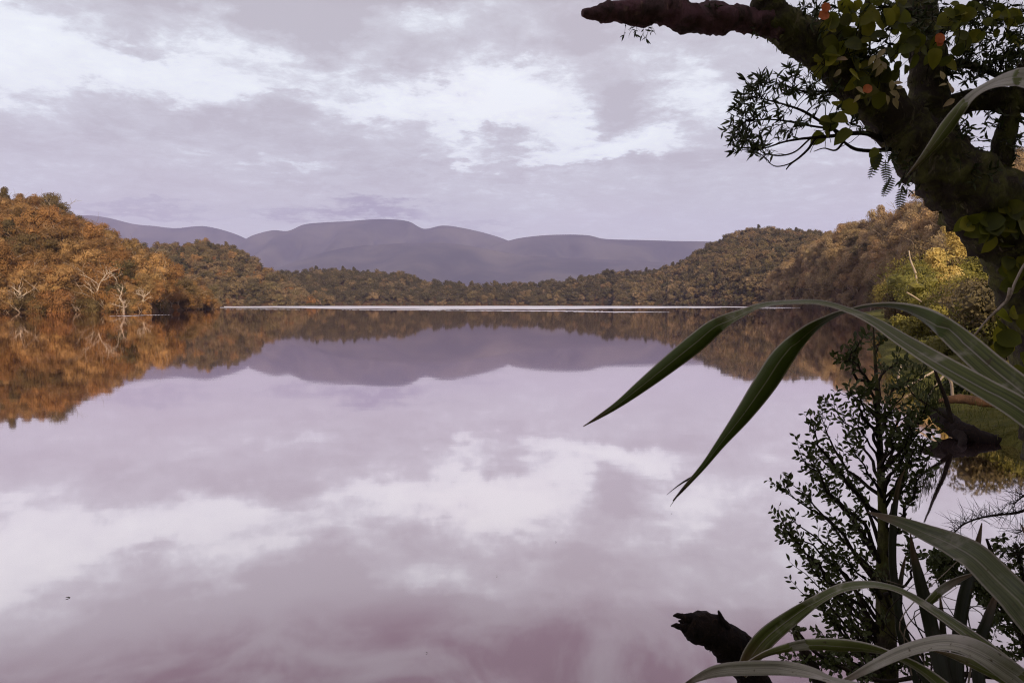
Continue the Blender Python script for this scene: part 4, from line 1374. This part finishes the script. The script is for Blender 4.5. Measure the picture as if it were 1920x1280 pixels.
# ------------------------------------------------------------------ dark fine-leaved shrub at the lower right
sh = empty('shrub', at(1960, 1420, 2.9), 'dark fine leaved shrub behind the low flax at the right edge', 'shrub')
rg = random.Random(77)
STEMS = [[(1980, 1400, 2.9, 30), (1930, 1230, 2.9, 20), (1895, 1130, 2.9, 14), (1868, 1060, 2.9, 10), (1850, 1010, 2.9, 5)], [(1900, 1160, 2.9, 12), (1850, 1110, 2.85, 9), (1800, 1080, 2.8, 7), (1760, 1055, 2.75, 4)],
         [(1960, 1340, 2.9, 22), (1900, 1260, 2.85, 16), (1850, 1215, 2.8, 10), (1790, 1200, 2.75, 5)], [(1940, 1240, 2.9, 12), (1925, 1120, 2.9, 10), (1905, 1020, 2.9, 6)], [(1900, 1270, 2.85, 12), (1760, 1262, 2.8, 10), (1650, 1275, 2.75, 8), (1540, 1230, 2.7, 7), (1492, 1180, 2.7, 5)], [(1560, 1330, 2.7, 26), (1520, 1245, 2.7, 22), (1496, 1195, 2.7, 15), (1480, 1162, 2.7, 5)]]
sp_pts = []
for i, c in enumerate(STEMS):
    m_ = MB()
    sp_pts.extend(px_tube(m_, c, 8, 7, .1, i))
    link('branch', m_.mesh('branch', M['twig']), sh)
small = [leaf_proto('leaf', M['dark'], .55, .15, shape='oval', n=3)]
sl_leaves = Leaves(sh, small, 280, rg=rg)
m_ = MB()
for (cx_, cy_, rx_, ry_, n_, d_) in [(1752, 1060, 34, 30, 16, 2.75), (1775, 1045, 24, 18, 8, 2.78), (1795, 1075, 26, 20, 9, 2.8), (1760, 1085, 26, 18, 8, 2.78), (1850, 1100, 34, 26, 14, 2.86), (1870, 1140, 40, 30, 18, 2.88), (1890, 1175, 32, 26, 14, 2.9), (1860, 1172, 22, 14, 6, 2.9), (1900, 1030, 20, 26, 9, 2.9), (1912, 1080, 12, 30, 8, 2.9),
                                     (1842, 1222, 36, 18, 10, 2.8), (1880, 1230, 32, 24, 11, 2.8), (1745, 1210, 18, 14, 4, 2.76), (1500, 1200, 18, 20, 3, 2.7), (1540, 1235, 34, 26, 9, 2.7), (1600, 1262, 40, 18, 8, 2.72), (1905, 1250, 20, 30, 9, 2.85)]:
    for _ in range(n_):
        a_, r_ = rg.uniform(0, 6.28), math.sqrt(rg.random())
        p = at(cx_ + rx_ * r_ * math.cos(a_), cy_ + ry_ * r_ * math.sin(a_), d_ + rg.uniform(-.12, .12))
        a = rg.choice(sorted(sp_pts, key=lambda q: (q - p).length)[:4])
        path = twig_path(a, p, rg, .1, 4)
        m_.tube(path, [.0018, .0015, .0012, .001, .0008], 4)
        for k in range(15):
            t = rg.uniform(.35, 1)
            j = min(3, int(t * 4))
            q = path[j].lerp(path[j + 1], t * 4 - j)
            sl_leaves.add(q + rvec(rg) * .012, rvec(rg), rvec(rg), rg.uniform(8, 15) * 2.85 / FPX)
sl_leaves.flush()
o = link('twig', m_.mesh('twig', M['twig']), sh)
o['kind'] = 'stuff'

# spiky needle-leaved plant reaching in from the right
sk = empty('needle_shrub', at(2060, 1120, 2.7), 'wiry twigs with long spiky needles reaching in at the right edge', 'shrub')
ndl = MB()
for i, c in enumerate([[(2060, 1000, 2.7, 8), (1960, 955, 2.7, 6), (1900, 962, 2.7, 5), (1850, 968, 2.7, 4), (1812, 980, 2.7, 3), (1786, 1000, 2.7, 1.5)], [(2050, 1060, 2.7, 8), (1960, 1040, 2.7, 5), (1915, 1035, 2.7, 4), (1890, 1050, 2.7, 2)], [(1960, 955, 2.7, 5), (1925, 930, 2.7, 3.5), (1900, 945, 2.7, 2)], [(2020, 1010, 2.7, 5), (1950, 985, 2.7, 4), (1905, 1000, 2.7, 2)]]):
    m_ = MB()
    p_ = px_tube(m_, c, 10, 5, .1, i)
    link('twig', m_.mesh('twig', M['twig']), sk)
    for q in p_[6:]:
        for _ in range(4):
            dv = (rvec(rg) + Vector((-.35, 0, .45))).normalized()
            ln = rg.uniform(22, 52) * 2.7 / FPX
            ndl.tube([q, q + dv * ln * .5 + Vector((0, 0, .004)), q + dv * ln], [.0010, .0008, .0002], 3, cap=False)
o = link('needles', ndl.mesh('needles', M['twig']), sk)
o['kind'] = 'stuff'

# ------------------------------------------------------------------ broken snag
sn = empty('broken_snag', at(1440, 1400, 2.5), 'black rotten broken log end rising from the bottom edge left of the flax', 'log')
m_ = MB()
p_, s_ = bark_tube(m_, [(1470, 1420, 2.55, 70), (1432, 1320, 2.52, 66), (1404, 1256, 2.5, 62), (1374, 1210, 2.48, 70), (1342, 1190, 2.46, 68), (1312, 1176, 2.44, 60), (1288, 1166, 2.43, 42)], 8, 14, .07, 5, .22, 16, 50)
link('trunk', m_.mesh('trunk', M['dead']), sn)
for c in ([(1300, 1162, 2.43, 22), (1282, 1156, 2.42, 14), (1270, 1153, 2.42, 9), (1262, 1154, 2.42, 3)], [(1300, 1182, 2.43, 24), (1280, 1176, 2.42, 14), (1268, 1172, 2.42, 10), (1258, 1173, 2.42, 3)], [(1362, 1176, 2.44, 18), (1355, 1164, 2.43, 12), (1350, 1152, 2.43, 8), (1347, 1144, 2.43, 3)], [(1330, 1206, 2.45, 9), (1332, 1214, 2.45, 4), (1331, 1222, 2.45, 1)], [(1298, 1172, 2.45, 16), (1280, 1165, 2.45, 9), (1272, 1163, 2.45, 3)]):
    m_ = MB()
    bark_tube(m_, c, 5, 7, .1, 4, .2, 40, 90)
    link('splinter', m_.mesh('splinter', M['dead']), sn)

# ------------------------------------------------------------------ bare vine across the trunk
vn = empty('vine', at(1925, 490, 3.2), 'thin pale bare vine slanting down beside the dark trunk', 'vine')
m_ = MB()
px_tube(m_, [(1960, 440, 3.2, 5), (1922, 494, 3.2, 5), (1905, 526, 3.2, 5), (1893, 556, 3.2, 6), (1880, 572, 3.2, 6), (1858, 592, 3.2, 4.5), (1838, 615, 3.2, 4), (1806, 654, 3.2, 2.5)], 8, 6, .12, 3)
px_tube(m_, [(1893, 540, 3.2, 5), (1888, 562, 3.19, 5), (1872, 580, 3.19, 4), (1852, 598, 3.2, 4)], 6, 5, .1, 4)
link('stem', m_.mesh('stem', M['vine']), vn)

# ------------------------------------------------------------------ bushes, logs and grass on the bank
def bush(name, px, base_py, top_py, d, half_px, tone, label, seed, leaf=.10, nleaf=5200, form='tall', group='bushes on the right bank'):
    b0 = at(px, base_py, d)
    h = (at(px, top_py, d) - b0).length
    r_ = half_px * d / FPX * 1.15
    root = empty(name, b0, label, 'bush', group)
    cv, cf = crown_parts(seed, nleaf, leaf, h, r_, form)
    me_ = bpy.data.meshes.new('crown')
    me_.from_pydata(cv.tolist(), [], cf)
    me_.materials.append(M[tone])
    o = bpy.data.objects.new('crown', me_); COL.objects.link(o); o.parent = root
    t_ = MB()
    limbs(t_, (0, 0, -.3), (.05, 0, 1), h * .42, max(.03, h * .014) if d > 8 else .02, 1 if d > 8 else 0, random.Random(seed), 5, .35 if d > 8 else .08)
    o = bpy.data.objects.new('trunk', t_.mesh('trunk', M['trunk' if d > 8 else 'bark'])); COL.objects.link(o); o.parent = root
    return root


bush('bush', 1781, 598, 388, 70, 38, 'gold', 'tall narrow golden tree-like bush beside the dark trunk', 1, .26, 5200, 'tall')
bush('bush', 1806, 600, 470, 64, 44, 'rust', 'russet bush in front of the dark trunk foot', 2, .26, 4600, 'dome')
bush('bush', 1742, 606, 522, 56, 46, 'green', 'low yellow green bush at the left end of the bank', 3, .22, 4200, 'bush')
bush('bush', 1786, 634, 562, 34, 40, 'green', 'bright green bush low below the golden bush', 4, .13, 4200, 'bush')
bush('bush', 1690, 600, 536, 66, 34, 'brown', 'small brown bush farthest along the bank', 14, .2, 3000, 'bush')
bush('bush', 1846, 606, 455, 58, 52, 'green', 'tall green bush half hidden by the leaning trunk', 5, .22, 4200, 'dome')
bush('bush', 1716, 640, 572, 40, 40, 'green', 'green bush on the shore just above the young tree', 24, .14, 3600, 'bush')
bush('bush', 1840, 672, 600, 27, 60, 'green', 'spreading green bush behind the flax leaves', 25, .12, 3600, 'bush')
bush('bush', 1770, 676, 628, 28, 46, 'green', 'low green bush on the shore behind the log', 26, .11, 3000, 'bush')
bush('bush', 1962, 1150, 330, 5.4, 60, 'green', 'green bush beside the leaning trunk at the right edge', 6, .05, 5200, 'tall')
bush('bush', 1955, 1100, 210, 6.2, 58, 'green', 'taller olive bush showing right of the trunk', 7, .055, 5600, 'tall')
bush('bush', 1900, 770, 668, 17, 70, 'green', 'mid green bush above the grassy bank edge', 8, .08, 4200, 'bush')
bush('bush', 1815, 762, 694, 18, 40, 'dark', 'low dark bush just behind the fallen log', 9, .09, 3000, 'bush')

bush('bush', 1764, 606, 446, 55, 32, 'gold', 'pale golden bush just left of the tall narrow golden one', 31, .2, 5200, 'dome')
bush('bush', 1802, 622, 506, 46, 38, 'gold', 'low golden bush at the foot of the russet bush', 32, .17, 5200, 'dome')
rgb = random.Random(5)
far_shore = [q for q in SHORE_F if 22 < q.y < 120]
for i in range(30):
    q = far_shore[int((i + rgb.random()) / 30 * len(far_shore)) % len(far_shore)] + INL * rgb.uniform(.6, 9)
    pr = project((q.x, q.y, .6))
    hh = min(6.0, .07 * q.y + rgb.uniform(.4, 1.6))
    tone, word = rgb.choice([('green', 'yellow green'), ('green', 'yellow green'), ('green', 'yellow green'), ('brown', 'brown'), ('gold', 'golden')])
    bush('bush', pr[0], pr[1], pr[1] - hh * FPX / q.y, q.y, hh * rgb.uniform(.42, .7) * FPX / q.y, tone, word + ' bush in the thicket lining the right shore beyond the young tree', 200 + i, .024 * hh + .05, 5200, rgb.choice(['bush', 'dome', 'spread']), word + ' bushes in the thicket on the right shore')

lg = empty('fallen_log', at(1800, 812, 13.4), 'dark waterlogged log lying at the tip of the bank', 'log', )
m_ = MB()
bark_tube(m_, [(1734, 770, 14.4, 14), (1756, 776, 14.2, 28), (1782, 794, 13.8, 36), (1812, 812, 13.4, 36), (1850, 824, 13.2, 26), (1900, 828, 13.1, 22)], 8, 12, .1, 8, .3, 5, 14)
link('trunk', m_.mesh('trunk', M['dead']), lg)
m_ = MB()
bark_tube(m_, [(1795, 812, 13.4, 22), (1806, 826, 13.1, 14), (1796, 838, 12.9, 8)], 6, 8, .1, 9, .3, 5, 14)
link('branch', m_.mesh('branch', M['dead']), lg)
lg = empty('fallen_log', at(1810, 752, 15.2), 'log with orange lit top lying on the bank above the dark log', 'log')
m_ = MB()
bark_tube(m_, [(1760, 752, 15.6, 10), (1790, 748, 15.4, 17), (1820, 750, 15.2, 18), (1868, 757, 15, 15)], 6, 9, .08, 18, .25, 5, 14)
M['orangelit'] = bark_mat('orange_lit_wood', (.20, .11, .055), (.09, .055, .03), (.42, .27, .16), 4, .01)  # orange light on the log top, put into the wood colour
link('trunk', m_.mesh('trunk', M['orangelit']), lg)
db = empty('dead_branch', at(1790, 806, 13.6), 'thin dead branch with hanging lichen standing up from the log', 'branch')
m_ = MB()
px_tube(m_, [(1790, 815, 13.6, 11), (1784, 790, 13.6, 10), (1774, 750, 13.6, 8), (1760, 715, 13.6, 7), (1752, 690, 13.6, 5), (1742, 662, 13.6, 3)], 6, 6, .12, 3)
px_tube(m_, [(1783, 788, 13.6, 8), (1765, 775, 13.6, 7), (1742, 760, 13.6, 5), (1715, 742, 13.6, 3), (1700, 722, 13.6, 2)], 6, 6, .12, 5)
link('branch', m_.mesh('branch', M['twig']), db)
m_ = MB()
for _ in range(260):
    t = rg.random()
    q = at(1752 - 45 * t + rg.uniform(-6, 22), 764 - 60 * t * rg.random() + rg.uniform(-40, 6), 13.6 + rg.uniform(-.15, .15))
    ln = rg.uniform(.05, .22)
    m_.tube([q, q + Vector((rg.uniform(-.03, .03), 0, -ln * .5)), q + Vector((rg.uniform(-.05, .05), 0, -ln))], [.006, .005, .001], 3, cap=False)
o = link('lichen', m_.mesh('lichen', M['dark']), db)
o['kind'] = 'stuff'

for i, (c, lab) in enumerate([
        ([(1742, 742, 17, 3), (1756, 720, 17, 4), (1768, 706, 17, 4), (1780, 690, 17, 2)], 'pale dead stick slanting up to the right above the dark log'),
        ([(1786, 745, 16.5, 6), (1784, 720, 16.5, 6), (1776, 704, 16.5, 5), (1768, 688, 16.5, 5), (1754, 676, 16.5, 3)], 'crooked white dead stick standing behind the fallen log'),
        ([(1690, 728, 18, 2), (1716, 716, 18, 4), (1744, 700, 18, 4), (1766, 688, 18, 2)], 'long pale dead stick lying low beside the young tree'),
        ([(1683, 720, 18.5, 4), (1686, 700, 18.5, 4), (1690, 684, 18.5, 2)], 'short upright dead stick just right of the young tree'),
        ([(1740, 560, 46, 2), (1722, 536, 46, 3), (1716, 510, 46, 3.5), (1708, 490, 46, 3), (1704, 470, 46, 2)], 'bleached bare stem rising left of the golden bushes'),
        ([(1700, 548, 44, 2.5), (1714, 556, 44, 3), (1728, 566, 44, 3)], 'short bleached stick in front of the yellow green thicket')]):
    dk = empty('dead_stick', at(c[0][0], c[0][1], c[0][2]), lab, 'stick', 'pale dead sticks on the right bank')
    m_ = MB()
    px_tube(m_, c, 6, 6, .15, i)
    link('stem', m_.mesh('stem', M['pale']), dk)
gr = MB()
for q in SHORE_F:
    if not (10.2 < q.y < 24): continue
    for _ in range(46 if q.y < 18 else 24):
        off = rg.uniform(0.0, 4.5) ** 1.0
        zz_ = float(np.interp(off, [o_[0] for o_ in OFFS], [o_[1] for o_ in OFFS]))
        p = bank_point(q, off, zz_) + Vector((rg.uniform(-.1, .1), rg.uniform(-.1, .1), -.02))
        ln = rg.uniform(.10, .26) * (1.9 if rg.random() < .08 else 1)
        lean = Vector((rg.uniform(-1, 1), rg.uniform(-1, 1), 0)) * ln * 1.1
        sd = Vector((rg.uniform(-1, 1), rg.uniform(-1, 1), 0)).normalized() * rg.uniform(.004, .009)
        a, b_, c_ = p, p + lean * .35 + Vector((0, 0, ln * .7)), p + lean + Vector((0, 0, ln * .8))
        gr.add([a - sd, a + sd, b_ + sd * .7, b_ - sd * .7, c_], [(0, 1, 2, 3), (3, 2, 4)])
M['grass'] = leaf_mat('bank_grass', [(.10, .115, .024)], .3, patch=2.2, tint=(.19, .18, .055))
tag(link('grass', gr.mesh('grass', M['grass'])), 'grass growing on the mossy bank edge', None, None, 'stuff')

# floating specks on the water
fp = leaf_proto('floating_leaf', M['dark'], .5, .2, shape='oval')
for (px, py, sz, lab) in ((122, 1121, .045, 'dark curled leaf floating alone near the left of the lake'), (1040, 1016, .022, 'tiny leaf floating right of the middle of the lake'), (930, 1080, .016, 'tiny speck floating left of the other middle speck'), (1258, 963, .018, 'tiny leaf floating below the split flax tip'), (798, 1224, .016, 'tiny speck floating nearest the bottom edge')):
    p = on_water(px, py)
    o = link('floating_leaf', fp, None)
    o.matrix_world = leaf_matrix(p + Vector((0, 0, .006)), (1, .3, 0), (0, 0, 1), sz)
    tag(o, lab, 'leaf', 'leaves floating on the lake')
